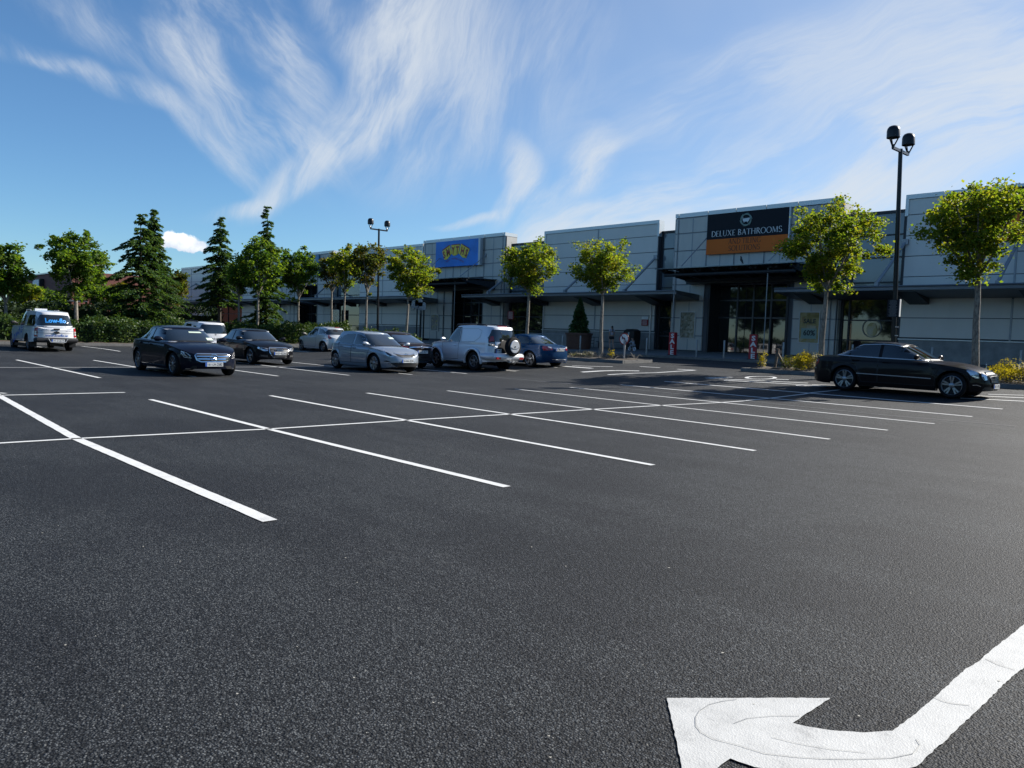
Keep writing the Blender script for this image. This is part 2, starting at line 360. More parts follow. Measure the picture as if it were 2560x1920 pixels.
pv.add([(-240, 37.68, fpz(0, 37.7)), (60, 37.68, fpz(0, 37.7)), (60, 46, fpz(0, 46)), (-240, 46, fpz(0, 46))], [(0, 1, 2, 3)])
tag(pv.build('footpath', 'slab'), kind='structure')
kb = MB()
for i in range(0, 240):
    x = -180 + i; kb.box((x, 37.5, .3), (x + .99, 37.685, .695))
tag(kb.build('footpath_kerb', 'kerb'), kind='structure')

def strip_poly(mb, pts, w, mi=0):
    """a painted line along pts (x, y) on the ground"""
    for (a, b) in zip(pts, pts[1:]):
        a = Vector(a); b = Vector(b); d = (b - a); L = d.length; d.normalize(); nrm = Vector((-d.y, d.x)) * w / 2; k = max(1, int(L / .14))
        vs = []; rj = random.Random(int(L * 1000))
        for i in range(k + 1):
            p = a + d * (L * i / k); j1, j2 = 1 + rj.uniform(-.05, .05), 1 + rj.uniform(-.05, .05)
            for q in (p - nrm * j1, p + nrm * j2): vs.append((q.x, q.y, gz(q.x, q.y) + .006))
        mb.add(vs, [(2 * i, 2 * i + 1, 2 * i + 3, 2 * i + 2) for i in range(k)], mi)
g2 = lambda px, py: ground(px, py).xy
WL = .105
bays = [((-20, 0), None)]
lines = [[(-90, 941), (191, 1097.2), (675.4, 1303.5)], [(376.4, 999.2), (671.4, 1073.2), (1267.3, 1218.1)], [(675.4, 989.4), (1017, 1051.2), (1633, 1163.6)],
         [(917.4, 982.9), (1275.4, 1036.2), (1887.7, 1127.4)], [(1118.8, 977.2), (1480.3, 1023.6), (2073.9, 1098.6)], [(1287.6, 972.7), (1654.3, 1014.1), (2219.1, 1076.1)],
         [(1425.5, 968.6), (1793.6, 1005.6), (2336, 1059.8)], [(1551, 962.1), (1920.2, 995.5), (2430.4, 1042)], [(1661, 953.7), (2018, 982.8), (2506.5, 1023.1)]]
lm = MB()
for l in lines: strip_poly(lm, [g2(*p) for p in l], .125 if l is lines[0] else WL)
strip_poly(lm, [g2(*p) for p in [(-40, 1111), (191, 1097.2), (671.4, 1073.2), (1017, 1051.2), (1275.4, 1036.2), (1480, 1024), (1654, 1014), (1862, 1002.6)]], .09)
strip_poly(lm, [g2(*p) for p in [(1862, 1002.2), (1920, 996.5), (2030, 982), (2100, 975)]], .09)
strip_poly(lm, [g2(*p) for p in [(-30, 989.5), (312, 981.5)]], .12)
strip_poly(lm, [g2(-30, 981), g2(15, 984)], .1)
# the far double row: divider and bay lines
strip_poly(lm, [(-27.35, 0), (-27.35, 22.6)], .09)
for y in (3.7, 6.28, 8.8, 11.35, 13.9, 16.5, 19.05, 21.65, 24.1):
    strip_poly(lm, [(-22.25, y - .05), (-32.3, y + .02)], WL)
strip_poly(lm, [(-22.4, 21.9), (-24.6, 21.9)], .06)
for y in (4.5, 7.05, 9.6, 12.1, 14.65, 17.2, 19.7, 22.2, 24.7):
    strip_poly(lm, [(-40, y), (-46.5, y)], WL)
tag(lm.build('bay_markings', 'paint'), kind='structure')
ow = MB(); strip_poly(ow, [g2(1340, 953), g2(1560, 971), g2(1900, 1006), g2(2200, 1037), g2(2540, 1066)], .05); strip_poly(ow, [g2(1130, 934), g2(1500, 966)], .05)
tag(ow.build('worn_marking', 'oldpaint'), kind='structure')
# arrows by the planting beds
am = MB()
for l, w in (([(1455, 930.5), (1540, 926.6), (1598, 927.5)], .3), ([(1520, 937), (1640, 932), (1735, 926)], .16), ([(1693, 923), (1740, 926)], .16), ([(1600, 916.5), (1650, 919.5)], .16),
             ([(1430, 914.5), (1500, 916.5), (1532, 917)], .16), ([(1410, 916), (1480, 921)], .3), ([(1765, 945.5), (1830, 943)], .18), ([(1765, 945.5), (2020, 958)], .16), ([(1810, 951), (2060, 965)], .16), ([(1940, 948.5), (1972, 949.5)], .16),
             ([(1990, 964), (2120, 968)], .2), ([(2030, 961.5), (2100, 964)], .12), ([(2420, 989), (2560, 995)], .16), ([(2400, 996), (2560, 1003.5)], .16), ([(2470, 986), (2560, 988.5)], .12), ([(2130, 972), (2190, 977)], .16), ([(2190, 978), (2360, 986)], .16)):
    strip_poly(am, [g2(*p) for p in l], w)
el = [g2(1902 + 36 * math.cos(a), 944.5 + 3.6 * math.sin(a)) for a in [2 * math.pi * i / 24 for i in range(25)]]
strip_poly(am, el, .14)
tag(am.build('lane_markings', 'paint'), kind='structure')
apts = [(155, 525), (1097, 525), (1000, 590), (880, 670), (960, 690), (1100, 712), (1280, 725), (1455, 715), (1600, 605), (1700, 520), (1875, 356), (1945, 318), (1995, 272), (2212, 100), (2700, -225), (2960, -110), (2212, 350), (2110, 430), (1940, 600), (1780, 750), (1590, 922),
        (1400, 975), (1150, 990), (880, 965), (660, 925), (520, 875), (420, 950), (265, 1090), (215, 800)]
ap0 = [ground(1600 + a * .434, 1520 + b * .434) for a, b in apts]; ap = []
for a, b in zip(ap0, ap0[1:] + ap0[:1]):
    k = max(1, int((b - a).length / .025)); n_ = Vector((-(b - a).y, (b - a).x, 0)).normalized()
    ap += [a.lerp(b, i / k) + (n_ * rnd.uniform(-.0028, .0028) if i else n_ * 0) for i in range(k)]
tr = [tuple(t) for t in tessellate_polygon([[Vector((p.x, p.y, 0)) for p in ap]])]
M['paint2'] = roadpaint('arrow_paint', (.52, .52, .50), .66)
M['faint'] = mat('paint_edge', (.33, .33, .32), .7)
tag(MB().add([(p.x, p.y, .006) for p in ap], tr).build('turn_arrow', 'paint2'), kind='structure')

def ground_line(pts, w, name, m, dz=.009):
    mb = MB(); P_ = [ground(1600 + a * .434, 1520 + b * .434).xy for a, b in pts]
    for a, b in zip(P_, P_[1:]):
        d = (b - a).normalized(); n_ = Vector((-d.y, d.x)) * w / 2; mb.add([(q.x, q.y, dz) for q in (a - n_, b - n_, b + n_, a + n_)], [(0, 1, 2, 3)])
    tag(mb.build(name, m), kind='structure')
ground_line([(560, 535), (480, 545), (400, 565), (345, 600), (320, 640), (322, 690), (350, 725), (420, 765), (560, 800), (720, 850), (900, 870), (1050, 880), (1250, 882), (1450, 875), (1570, 850), (1612, 800), (1590, 765)], .003, 'paint_edge_line', 'faint')
ground_line([(540, 675), (620, 645), (760, 632), (920, 632)], .0025, 'paint_edge_line', 'faint'); ground_line([(760, 755), (900, 790), (1100, 825), (1300, 845)], .0025, 'paint_edge_line', 'faint')
ground_line([(1690, 522), (1740, 545), (1800, 560), (1900, 570)], .004, 'paint_edge_line', 'faint'); ground_line([(1990, 300), (2060, 335), (2160, 365)], .004, 'paint_edge_line', 'faint')
# ------------------------------------------------------------------ shop buildings (fronts on the plane Y = 45)
YF = 45.
ZB = .6
SEAM = [2.22, 3.3, 4.42, 5.54, 6.66, 7.78, 8.91, 9.76]
def wall_panels(p, x0, x1, joints, m='clad', seams=SEAM, y=YF, name='wall'):
    w = MB(); w.box((x0, y, ZB), (x1, y + .45, seams[-1] + .02), 1)
    xs = [x0 + .02] + joints + [x1 - .02]
    for a, b in zip(xs, xs[1:]):
        for c, d in zip(seams, seams[1:]): w.box((a + .05, y - .05, c + .02), (b - .05, y + .01, d - .02), 0)
    w.build(name, [m, 'seam'], p)
def unit(p, x0, x1, joints):
    wall_panels(p, x0, x1, joints)
    c = MB(); c.box((x0 - .04, YF - .12, SEAM[-1]), (x1 + .04, YF + .5, SEAM[-1] + .24)); c.box((x0 - .05, YF - .1, SEAM[-1] - .9), (x0 + .12, YF + .48, SEAM[-1]))
    c.box((x1 - .12, YF - .1, SEAM[-1] - .9), (x1 + .05, YF + .48, SEAM[-1])); c.build('coping', 'cap', p)
    b = MB(); b.box((x0 + .03, YF - .03, ZB), (x1 - .03, YF + .02, 2.1)); b.build('plinth', 'block', p)
    s = MB(); s.box((x0, YF - .09, 2.1), (x1, YF + .01, 2.16)); s.build('sill_strip', 'cap', p)
    if joints:
        for j in joints:
            for a, b in ((2.17, 4.3), (5, 9.75)): e = MB(); e.box((j - .045, YF - .075, a), (j + .045, YF - .051, b)); e.build('joint_cover', 'galv', p)
def glazing(p, x0, x1, top=9.3, bars=(2.0, 3.15, 4.36, 5.3, 6.7, 7.95), y=YF + .35, mull=(), m='tint', low='glass'):
    f = MB()
    f.box((x0, y - .1, top - .16), (x1, y + .1, top)); f.box((x0, y - .1, ZB), (x0 + .14, y + .1, top)); f.box((x1 - .14, y - .1, ZB), (x1, y + .1, top))
    for z in bars: f.box((x0 + .14, y - .06, z - .04), (x1 - .14, y + .06, z + .04))
    for q in mull: f.box((q - .05, y - .08, ZB), (q + .05, y + .08, top - .16))
    fr = f.build('window', 'dark', p)
    g_ = MB(); g_.box((x0 + .1, y - .01, 4.9), (x1 - .1, y + .01, top - .1)); g_.build('pane', m, fr)
    g_ = MB(); g_.box((x0 + .1, y - .01, .9), (x1 - .1, y + .01, 4.88)); g_.build('pane', low, fr)
def body(p, x0, x1, zt=9.28):
    b = MB(); b.box((x0, YF + 1.7, .5), (x1, YF + 34, zt)); b.build('rear_building', 'inside', p)
BZ = [.98, 1.98, 3.19, 4.32, 5.44, 6.58, 7.72, 8.9, 9.93]
def block(p, x0, cols, ops, zt=10.24, clip=6.5):
    """cols: panel joints, ops: (xa, xb) entrance opening"""
    w = MB(); xa, xb = ops; x1 = cols[-1]; y = YF - .14
    w.box((cols[0], y, ZB), (xa, y + .9, clip), 1); w.box((xb, y, ZB), (x1, y + .9, clip), 1); w.box((cols[0], y, clip), (x1, y + 1.3, zt - .3), 1)
    for a, b in zip(cols, cols[1:]):
        for c, d in zip(BZ, BZ[1:]):
            if a > xa - .45 and b < xb + .45 and d < clip + .2: continue
            w.box((a + .025, y - .06, c + .02), (b - .025, y + .01, d - .02), 0)
            if b - a > 1.2:
                m_ = (a + b) / 2; w.box((m_ - .035, y - .075, c + .02), (m_ + .035, y - .061, d - .02), 2)
            for q in (a + .045, b - .045): w.box((q - .02, y - .075, c + .02), (q + .02, y - .061, d - .02), 2)
            w.box((a + .07, y - .072, d - .07), (b - .07, y - .061, d - .03), 2)
    for a, b in zip(BZ, BZ[1:]): w.box((x1 + .001, y + .05, a + .02), (x1 + .05, y + .85 + (.4 if a > clip else 0), b - .02), 0)
    w.build('wall', ['panel', 'seam', 'galv'], p)
    c = MB()
    for a, b in zip(cols, cols[1:]): c.box((a + .02, y - .09, 9.96), (b - .02, y + 1.35, zt))
    c.build('coping', 'cap', p)
def entrance(p, xa, xb, y=YF + 1.1, door=(-25.5, -23.)):
    f = MB()
    for z in (3.26, 4.4, 5.45): f.box((xa, y - .06, z - .05), (xb, y + .06, z + .05))
    for q in (xa + .05, xa + 1.45, door[0], (door[0] + door[1]) / 2, door[1], xb - .05): f.box((q - .05, y - .08, .9), (q + .05, y + .08, 6.5))
    f.box((xa, y - .3, 6.4), (xb, y + .3, 6.6))
    fr = f.build('door_frame', 'frame', p)
    for a, z_, b in ((xa + .02, 1., door[0]), (door[1], 1., xb - .02), (door[0], 3.3, door[1])): g_ = MB(); g_.box((a + .01, y - .01, z_), (b - .01, y + .01, 6.4)); g_.build('pane', 'glass', fr)
    d = MB(); d.box((door[0] + .06, y + .1, 1.0), (door[1] - .06, y + .12, 3.2)); d.build('door', 'glass', p)
    for a, b in ((xa - .02, xa + .12), (xb - .12, xb + .02)): j = MB(); j.box((a, YF - .2, .8), (b, y, 6.45)); j.build('jamb', 'dark', p)
def side_canopy(p, x0, x1, step=2.8):
    c = MB()
    c.add([(x0, 42.1, 4.85), (x1, 42.1, 4.85), (x1, 44.94, 4.72), (x0, 44.94, 4.72), (x0, 42.1, 4.62), (x1, 42.1, 4.62), (x1, 44.94, 4.34), (x0, 44.94, 4.34)],
          [(0, 1, 2, 3), (7, 6, 5, 4), (0, 4, 5, 1), (1, 5, 6, 2), (2, 6, 7, 3), (3, 7, 4, 0)])
    c.tube([(x0, 42.08, 4.82), (x1, 42.08, 4.82)], .05, 8)
    c.build('side_canopy', 'canopy', p)
    x = x0 + 1.4
    while x < x1 - .5:
        r = MB(); r.add([(x - .5, 42.5, 4.6), (x + .5, 42.5, 4.6), (x + .5, 44.9, 4.02), (x - .5, 44.9, 4.02), (x - .5, 44.9, 4.4), (x + .5, 44.9, 4.4)], [(0, 1, 2, 3), (0, 3, 4), (1, 5, 2), (3, 2, 5, 4)]); x += 5.6; r.build('bracket', 'canopyd', p)
def brace(p, a, b, yb=43.):
    A = at(*a, YF - .1); B = at(*b, yb); s = MB(); s.tube([A, B], .085, 8); s.cbox(B + Vector((0, 0, -.1)), (.18, .3, .3)); s.cbox(A, (.3, .2, .3)); s.build('strut', 'galv', p, smooth=True)
def front_canopy(p, x0, x1, n=8, z=6.16):
    s = MB(); s.add([(x0 - .3, 40.9, z), (x1 + .3, 40.9, z + .03), (x1 + .3, 44.8, z + .16), (x0 - .3, 44.8, z + .13), (x0 - .3, 40.9, z - .05), (x1 + .3, 40.9, z - .02), (x1 + .3, 44.8, z + .1), (x0 - .3, 44.8, z + .07)],
          [(0, 1, 2, 3), (7, 6, 5, 4), (0, 4, 5, 1), (1, 5, 6, 2), (2, 6, 7, 3), (3, 7, 4, 0)]); s.build('canopy_roof', 'tint', p)
    b = MB()
    for i in range(n):
        x = x0 + (x1 - x0) * i / (n - 1)
        b.add([(x - .05, 41.0, z - .06), (x + .05, 41.0, z - .06), (x - .05, 44.8, z - .02), (x + .05, 44.8, z - .02), (x - .05, 44.8, z - .62), (x + .05, 44.8, z - .62), (x - .05, 41.6, z - .3), (x + .05, 41.6, z - .3)],
              [(0, 1, 3, 2), (2, 3, 5, 4), (4, 5, 7, 6), (6, 7, 1, 0), (0, 2, 4, 6), (1, 7, 5, 3)])
        b.cbox((x, 41.5, z - .1), (.5, .12, .16))
    b.tube([(x0, 41.6, z - .38), (x1, 41.6, z - .38)], .11, 10); b.tube([(x0, 44., z - .5), (x1, 44., z - .5)], .12, 10)
    b.box((x0 - .1, 44.2, z - .75), (x1 + .1, 44.86, z - .1)); b.build('canopy_beams', 'canopyd', p)
def post(p, x, zt, y=41.6):
    q = MB(); q.tube([(x, y, .8), (x, y, zt)], .03, 8); q.build('post', 'bluish', p)
def rod(p, a, b, yb=41.8):
    A = at(*a, YF - .2); B = at(*b, yb); q = MB(); q.tube([A, B], .035, 6); q.cbox(A, (.2, .14, .3)); q.build('tie_rod', 'galv', p)

GB = 'shop units of the retail terrace'
u1 = empty('shop_building', (-8, YF, .9), 'pale grey panelled shop unit at the right end, behind the last maple', 'building', GB)
body(u1, -19.6, 12); unit(u1, -16.05, 12, [-10.7, -5.3, 0., 5.4]); glazing(u1, -19.45, -16.1, mull=(-18.95,)); side_canopy(u1, -22.05, 12)
for a, b in (((2264, 605), (2193, 708)), ((2553, 590), (2495, 704))): brace(u1, a, b)
u2 = empty('shop_building', (-25, YF, .9), 'ribbed metal entrance block with a dark glass doorway, under the DELUXE BATHROOMS sign', 'building', GB)
body(u2, -32.4, -19.6); block(u2, -31, [-31., -30.7, -28.42, -26.36, -24.27, -22.2, -19.85, -19.5], (-28.1, -22.5)); entrance(u2, -28.1, -22.5); glazing(u2, -32.4, -31.05, top=9.25, bars=(1.9, 3.2, 4.4, 5.3, 6.5, 8.0))
front_canopy(u2, -29.4, -20.6)
post(u2, -22.24, 6.0); post(u2, at(1686, 720, 41.6).x, 6.0); rod(u2, (1770, 592), (1704, 665)); rod(u2, (1985, 588), (1922, 652))
u3 = empty('shop_building', (-38, YF, .9), 'middle pale grey panelled unit with a long low canopy between the two entrance blocks', 'building', GB)
body(u3, -47.9, -32.4); unit(u3, -43.5, -32.42, [-37.95]); glazing(u3, -47.75, -43.55, mull=(-45.6,)); side_canopy(u3, -50.3, -28.8)
for a, b in (((1640, 643), (1562, 725)), ((1494, 650), (1413, 726)), ((1258, 700), (1221, 729))): brace(u3, a, b)
for x_ in (-43.3, -32.75): dp = MB(); dp.tube([(x_, 44.88, .9), (x_, 44.88, 4.35)], .05, 8); dp.build('downpipe', 'silver', u3)
u4 = empty('shop_building', (-54, YF, .9), 'toy shop entrance block with rib canopy and grey panelled wall on its left', 'building', GB)
body(u4, -70.7, -47.9); block(u4, -59.4, [-59.4, -59.1, -57.0, -54.85, -52.72, -50.63, -48.3, -48.], (-56.1, -50.6)); entrance(u4, -56.1, -50.6, door=(-53.6, -51.4)); front_canopy(u4, -57.6, -49.2)
post(u4, at(395 * .2411 + 1040, 780, 41.6).x, 6.0); rod(u4, (1215, 638), (1150, 691)); rod(u4, (1102, 643), (1080, 664)); unit(u4, -70.6, -59.65, [-66.3]); side_canopy(u4, -78.5, -57.)
u5 = empty('shop_building', (-85, YF, .9), 'shop unit with a pale blue hoarding behind the row of trees', 'building', GB)
body(u5, -99.2, -70.7); glazing(u5, -75.6, -70.7); block(u5, -87.8, [-87.8, -87.5, -85.4, -83.3, -81.2, -79.1, -76., -75.7], (-84.5, -79.)); entrance(u5, -84.5, -79., door=(-82.6, -80.)); unit(u5, -99., -87.9, [-93.4]); side_canopy(u5, -101, -80)
for a, b in (((815, 716), (791, 738)),): brace(u5, a, b)
hb = MB(); hb.box((-84.5, 44.6, 7.4), (-78.6, 44.72, 9.9)); top('hoarding', hb, 'skyblue', 'pale blue hoarding high on the shop behind the trees', 'sign', loc=(-81, 44.6, 7.4))
u6 = empty('shop_building', (-112, YF, .9), 'farthest white panelled shop unit seen beside the tall conifer', 'building', GB)
body(u6, -124.5, -99.2); unit(u6, -120., -108.5, [-116.2]); glazing(u6, -124.4, -120.1, top=9.2, m='silver'); glazing(u6, -108.4, -99.2, mull=(-104,)); side_canopy(u6, -126, -101)
brace(u6, (490, 710), (468, 722), 42.); brace(u6, (560, 735), (535, 748), 42.)
# red brick building
u7 = empty('brick_building', (-146, 32, .6), 'long red brick building at the far left behind the trees', 'building')
b = MB(); b.box((-172, 32, .2), (-128, 60, 8.75)); b.build('wall', 'brick', u7)
b = MB(); b.box((-172.2, 31.8, 8.75), (-127.8, 32.3, 8.95)); b.build('coping', 'cap', u7)
b = MB(); b.box((-170, 29.6, 4.1), (-120, 31.98, 4.3)); b.build('side_canopy', 'canopy', u7)
for x in range(-168, -128, 8):
    b = MB(); b.box((x, 31.75, .8), (x + 5, 31.84, 3.6)); w_ = b.build('window', 'dark', u7); b = MB(); b.box((x + .15, 31.70, .9), (x + 4.85, 31.74, 3.5)); b.build('pane', 'glass', w_)
b = MB(); b.box((-172.1, 31.85, .2), (-127.9, 31.98, 4.05)); b.build('shopfront', 'inside', u7)
s7 = empty('shop_sign', (-152, 31.7, 5.6), 'white box sign on the red brick wall at far left', 'sign')
x_ = at(88, 725, 31.6).x; b = MB(); b.box((x_ - .2, 31.3, 5.3), (x_ + 4.2, 31.95, 8.0)); b.build('sign_case', 'black', s7); b = MB(); b.box((x_, 31.22, 5.45), (x_ + 4.0, 31.29, 7.85)); b.build('sign_face', 'white', s7)

# ------------------------------------------------------------------ signs on the fronts
def letters(mb, s, x, z, size, y, mi=0, bold=0., align='CENTER', rot=0., thick=.02, sx=1.):
    v, f = text(s, 1, align, bold); c, q = math.cos(rot), math.sin(rot)
    pts = [(a * size * sx, b * size) for a, b in v]
    mb.add([(x + a * c - b * q, y, z + a * q + b * c) for a, b in pts], f, mi)
# serif capitals drawn as strokes: (thick strokes, thin strokes, serif feet, arcs)
SER = {
 'D': (.78, [('v', .16)], [('arc', .16, .5, .6, .5, -90, 90)], [(.16, 0), (.16, 1)]), 'E': (.62, [('v', .16)], [('h', 0, .16, .56), ('h', .5, .16, .46), ('h', 1, .16, .54)], [(.16, 0), (.16, 1)]),
 'L': (.6, [('v', .16)], [('h', 0, .16, .56)], [(.16, 0), (.16, 1)]), 'U': (.82, [('l', .16, 1, .16, .3)], [('arcb', .41, .3, .25, .3), ('l', .66, .3, .66, 1)], [(.16, 1), (.66, 1)]),
 'X': (.8, [('l', .12, 1, .66, 0)], [('l', .64, 1, .1, 0)], [(.12, 1), (.66, 0), (.64, 1), (.1, 0)]), 'B': (.68, [('v', .16)], [('arc', .16, .76, .34, .24, -90, 90), ('arc', .16, .26, .42, .26, -90, 90)], [(.16, 0), (.16, 1)]),
 'A': (.82, [('l', .4, 1, .7, 0)], [('l', .4, 1, .1, 0), ('h', .36, .22, .6)], [(.1, 0), (.7, 0)]), 'T': (.7, [('v', .35)], [('h', 1, .04, .66), ('l', .05, 1, .05, .88), ('l', .65, 1, .65, .88)], [(.35, 0)]),
 'H': (.86, [('v', .16), ('v', .7)], [('h', .52, .16, .7)], [(.16, 0), (.16, 1), (.7, 0), (.7, 1)]), 'R': (.72, [('v', .16), ('l', .34, .5, .68, 0)], [('arc', .16, .76, .36, .24, -90, 90)], [(.16, 0), (.16, 1)]),
 'O': (.92, [], [('arc', .46, .5, .38, .5, 0, 360)], []), 'M': (1.02, [('l', .2, 1, .5, .06), ('l', .84, 1, .84, 0)], [('l', .17, 1, .13, 0), ('l', .5, .06, .8, 1)], [(.13, 0), (.84, 0), (.17, 1), (.84, 1)]),
 'S': (.58, [], [('arc', .3, .75, .2, .25, 20, 270), ('arc', .3, .25, .22, .25, -160, 90)], []), 'N': (.9, [('l', .18, 1, .72, 0)], [('v', .16), ('v', .74)], [(.16, 0), (.16, 1), (.74, 1)]),
 'I': (.34, [('v', .16)], [], [(.16, 0), (.16, 1)]), 'G': (.88, [], [('arc', .46, .5, .36, .5, 45, 330), ('l', .78, .4, .78, .08)], [(.78, .4)]), ' ': (.34, [], [], [])}
def serif(mb, s, x, z, h, y, mi, sx=1.):
    tot = sum(SER[c][0] for c in s) * h * sx; cx = x - tot / 2
    def seg(a, b, w):
        a = Vector(a); b = Vector(b); d = (b - a).normalized(); n_ = Vector((-d.y, d.x)) * w / 2
        mb.add([(cx + q.x * h * sx, y, z + q.y * h) for q in (a - n_, b - n_, b + n_, a + n_)], [(0, 1, 2, 3)], mi)
    for ch in s:
        wd, th, tn, sf = SER[ch]
        for L, w in ((th, .12), (tn, .055)):
            for q in L:
                if q[0] == 'v': seg((q[1], 0), (q[1], 1), w)
                elif q[0] == 'h': seg((q[2], min(.97, max(.03, q[1]))), (q[3], min(.97, max(.03, q[1]))), w)
                elif q[0] == 'l': seg(q[1:3], q[3:5], w)
                elif q[0] == 'arcb':
                    p = [(q[1] + q[3] * math.cos(R(a)), q[2] + q[4] * math.sin(R(a))) for a in range(180, 361, 20)]
                    for a, b in zip(p, p[1:]): seg(a, b, .07)
                else:
                    st = 20 if q[6] - q[5] > 0 else -20; p = [(q[1] + q[3] * math.cos(R(a)), q[2] + q[4] * math.sin(R(a))) for a in range(q[5], q[6] + 1, 15)]
                    for i, (a, b) in enumerate(zip(p, p[1:])): seg(a, b, .055 + .06 * abs(math.cos(R(q[5] + 15 * i))))
        for fx, fy in sf: seg((fx - .11, .015 if fy == 0 else .985), (fx + .11, .015 if fy == 0 else .985), .03)
        cx += wd * h * sx
sg = empty('shop_sign', (-25.5, 44.6, 7.35), 'big dark and orange sign reading DELUXE BATHROOMS above the rib canopy', 'sign')
b = MB(); b.box((-28.3, 44.55, 8.31), (-22.65, 44.74, 9.94), 0); b.box((-28.3, 44.55, 7.34), (-22.65, 44.74, 8.3), 1); b.build('sign_board', ['navy', 'orange'], sg)
b = MB(); b.box((-22.64, 44.56, 7.34), (-22.56, 44.75, 9.94)); b.build('sign_edge', 'silver', sg)
b = MB(); serif(b, 'DELUXE BATHROOMS', -25.5, 8.47, .36, 44.54, 0, 1.16); b.build('lettering', 'silver', sg)
for t_, z_ in (('AND TILING', 7.93), ('SOLUTIONS', 7.49)): b = MB(); serif(b, t_, -25.55, z_, .33, 44.54, 0, 1.05); b.build('lettering', 'orangel', sg)
b = MB()
for k in range(6):
    a0 = k * math.pi / 3; pts = []
    for i in range(13):
        t = i / 12; a = a0 + t * 2.1; rr = .42 - .2 * t + .1 * t * t; pts.append((-25.5 + rr * math.cos(a), 44.53, 9.4 + rr * math.sin(a)))
    b.tube(pts, [.012 + .026 * math.sin(math.pi * i / 12) for i in range(13)], 5)
b.build('emblem', 'green', sg)
b = MB(); ol = [(-.27, .06), (.27, .1), (.27, .06), (.2, -.1), (.14, -.13), (.16, -.19), (.12, -.19), (.09, -.13), (-.09, -.13), (-.12, -.19), (-.16, -.19), (-.14, -.13), (-.2, -.09), (-.24, .04), (-.24, .16), (-.2, .19), (-.2, .16), (-.21, .15), (-.21, .06)]
b.prism(ol[:15] + ol[15:], lambda a, c, t: (-25.5 + a, 44.53 - t, 9.41 + c), .01); b.build('bath_symbol', 'silver', sg)
sg = empty('shop_sign', (-54, 44.6, 7.6), 'bright blue sign with red and yellow SMYTHS lettering', 'sign')
b = MB(); b.box((-56.97, 44.4, 7.6), (-51., 44.72, 9.9)); b.build('sign_board', 'blue', sg)
b = MB(); b.box((-51., 44.39, 7.58), (-50.75, 44.73, 9.92)); b.build('sign_edge', 'silver', sg)
# picture of the sign measured in its own plane: a = 0..6 m along, c = 0..2.3 m up (from the close view)
def sgp(px, py):  # close-view pixel -> board coordinates
    t = (px - 285) / 1310; lo = 1205 - 60 * t; hi = 460 - 115 * t
    return -56.97 + 5.97 * t, 7.6 + 2.3 * (lo - py) / (lo - hi)
b = MB()
for poly in ([(500, 740), (735, 545), (800, 800), (690, 940), (660, 975), (580, 980)], [(780, 545), (1040, 525), (1045, 560), (1010, 800), (905, 865), (840, 850), (800, 790)], [(1085, 510), (1345, 660), (1310, 780), (1250, 935), (1140, 920), (1025, 800)]):
    b.prism([sgp(*p) for p in poly], lambda a, c, t: (a, 44.39 - t, c), .03)
b.build('letter_panel', 'yellow', sg)
b = MB()
for poly in ([(510, 690), (730, 535), (735, 560), (520, 715)], [(800, 530), (1050, 510), (1050, 530), (800, 550)], [(1110, 500), (1340, 645), (1340, 670), (1110, 525)]): b.prism([sgp(*p) for p in poly], lambda a, c, t: (a, 44.355 - t, c), .02)
for ch, x, y, sz, ro in (('S', 590, 925, 1., .32), ('M', 710, 855, 1.08, .24), ('Y', 850, 800, 1.0, .02), ('T', 975, 790, 1.02, -.04), ('H', 1120, 825, 1.08, -.27), ('S', 1230, 885, 1.05, -.37)):
    a, c = sgp(x, y); letters(b, ch, a, c, sz * .86, 44.35, 0, .045, rot=ro, sx=.72)
for i, ch in enumerate('TOYS SUPERSTORES'):
    t = i / 15; x = 640 + 530 * t; a, c = sgp(x, 1060 - 95 * math.sin(math.pi * min(1, t * 1.05)) + 5); letters(b, ch, a, c, .2, 44.385, 0, .02, rot=.45 * (.5 - t), sx=.85)
b.build('lettering', 'redl', sg)
sg = empty('shop_sign', (-12.6, 44.6, 7.2), 'dark and orange sign board mostly hidden by the tree at the right', 'sign')
b = MB(); b.box((-14.0, 44.7, 7.2), (-8.4, 44.9, 9.82)); b.build('sign_board', 'navy', sg)
b = MB(); b.box((-12.8, 44.66, 7.22), (-10.6, 44.69, 8.6)); b.build('sign_face', 'orange', sg)

def posterface(name, cols, vs, rough=.5):
    m = D.materials.new(name); m.use_nodes = True; t = m.node_tree; q = NG(t); p = t.nodes['Principled BSDF']
    co = q.n('ShaderNodeTexCoord').outputs['Object']
    v = q.n('ShaderNodeTexVoronoi', {'Vector': co, 'Scale': vs}, distance='CHEBYCHEV')
    t.links.new(q.mix(.5, q.ramp(q.n('ShaderNodeSeparateColor', {0: v.outputs['Color']}).outputs[0], cols), q.ramp(q.noise(co, vs * 1.3, 4), cols)), p.inputs['Base Color']); p.inputs['Roughness'].default_value = .15; return m
M['posterA'] = posterface('pictures_poster', [(.2, (.03, .03, .025)), (.45, (.26, .24, .17)), (.6, (.4, .4, .36)), (.8, (.14, .09, .05))], 6)
M['posterB'] = posterface('sale_poster', [(.2, (.16, .12, .03)), (.5, (.34, .28, .12)), (.75, (.42, .4, .34)), (.9, (.25, .1, .05))], 2.2)
M['posterC'] = posterface('toy_poster', [(.2, (.02, .06, .16)), (.5, (.12, .2, .25)), (.7, (.1, .16, .04)), (.9, (.3, .32, .3))], 5)
M['posterD'] = posterface('white_poster', [(.3, (.04, .05, .05)), (.5, (.3, .31, .3)), (.8, (.4, .42, .4))], 9)
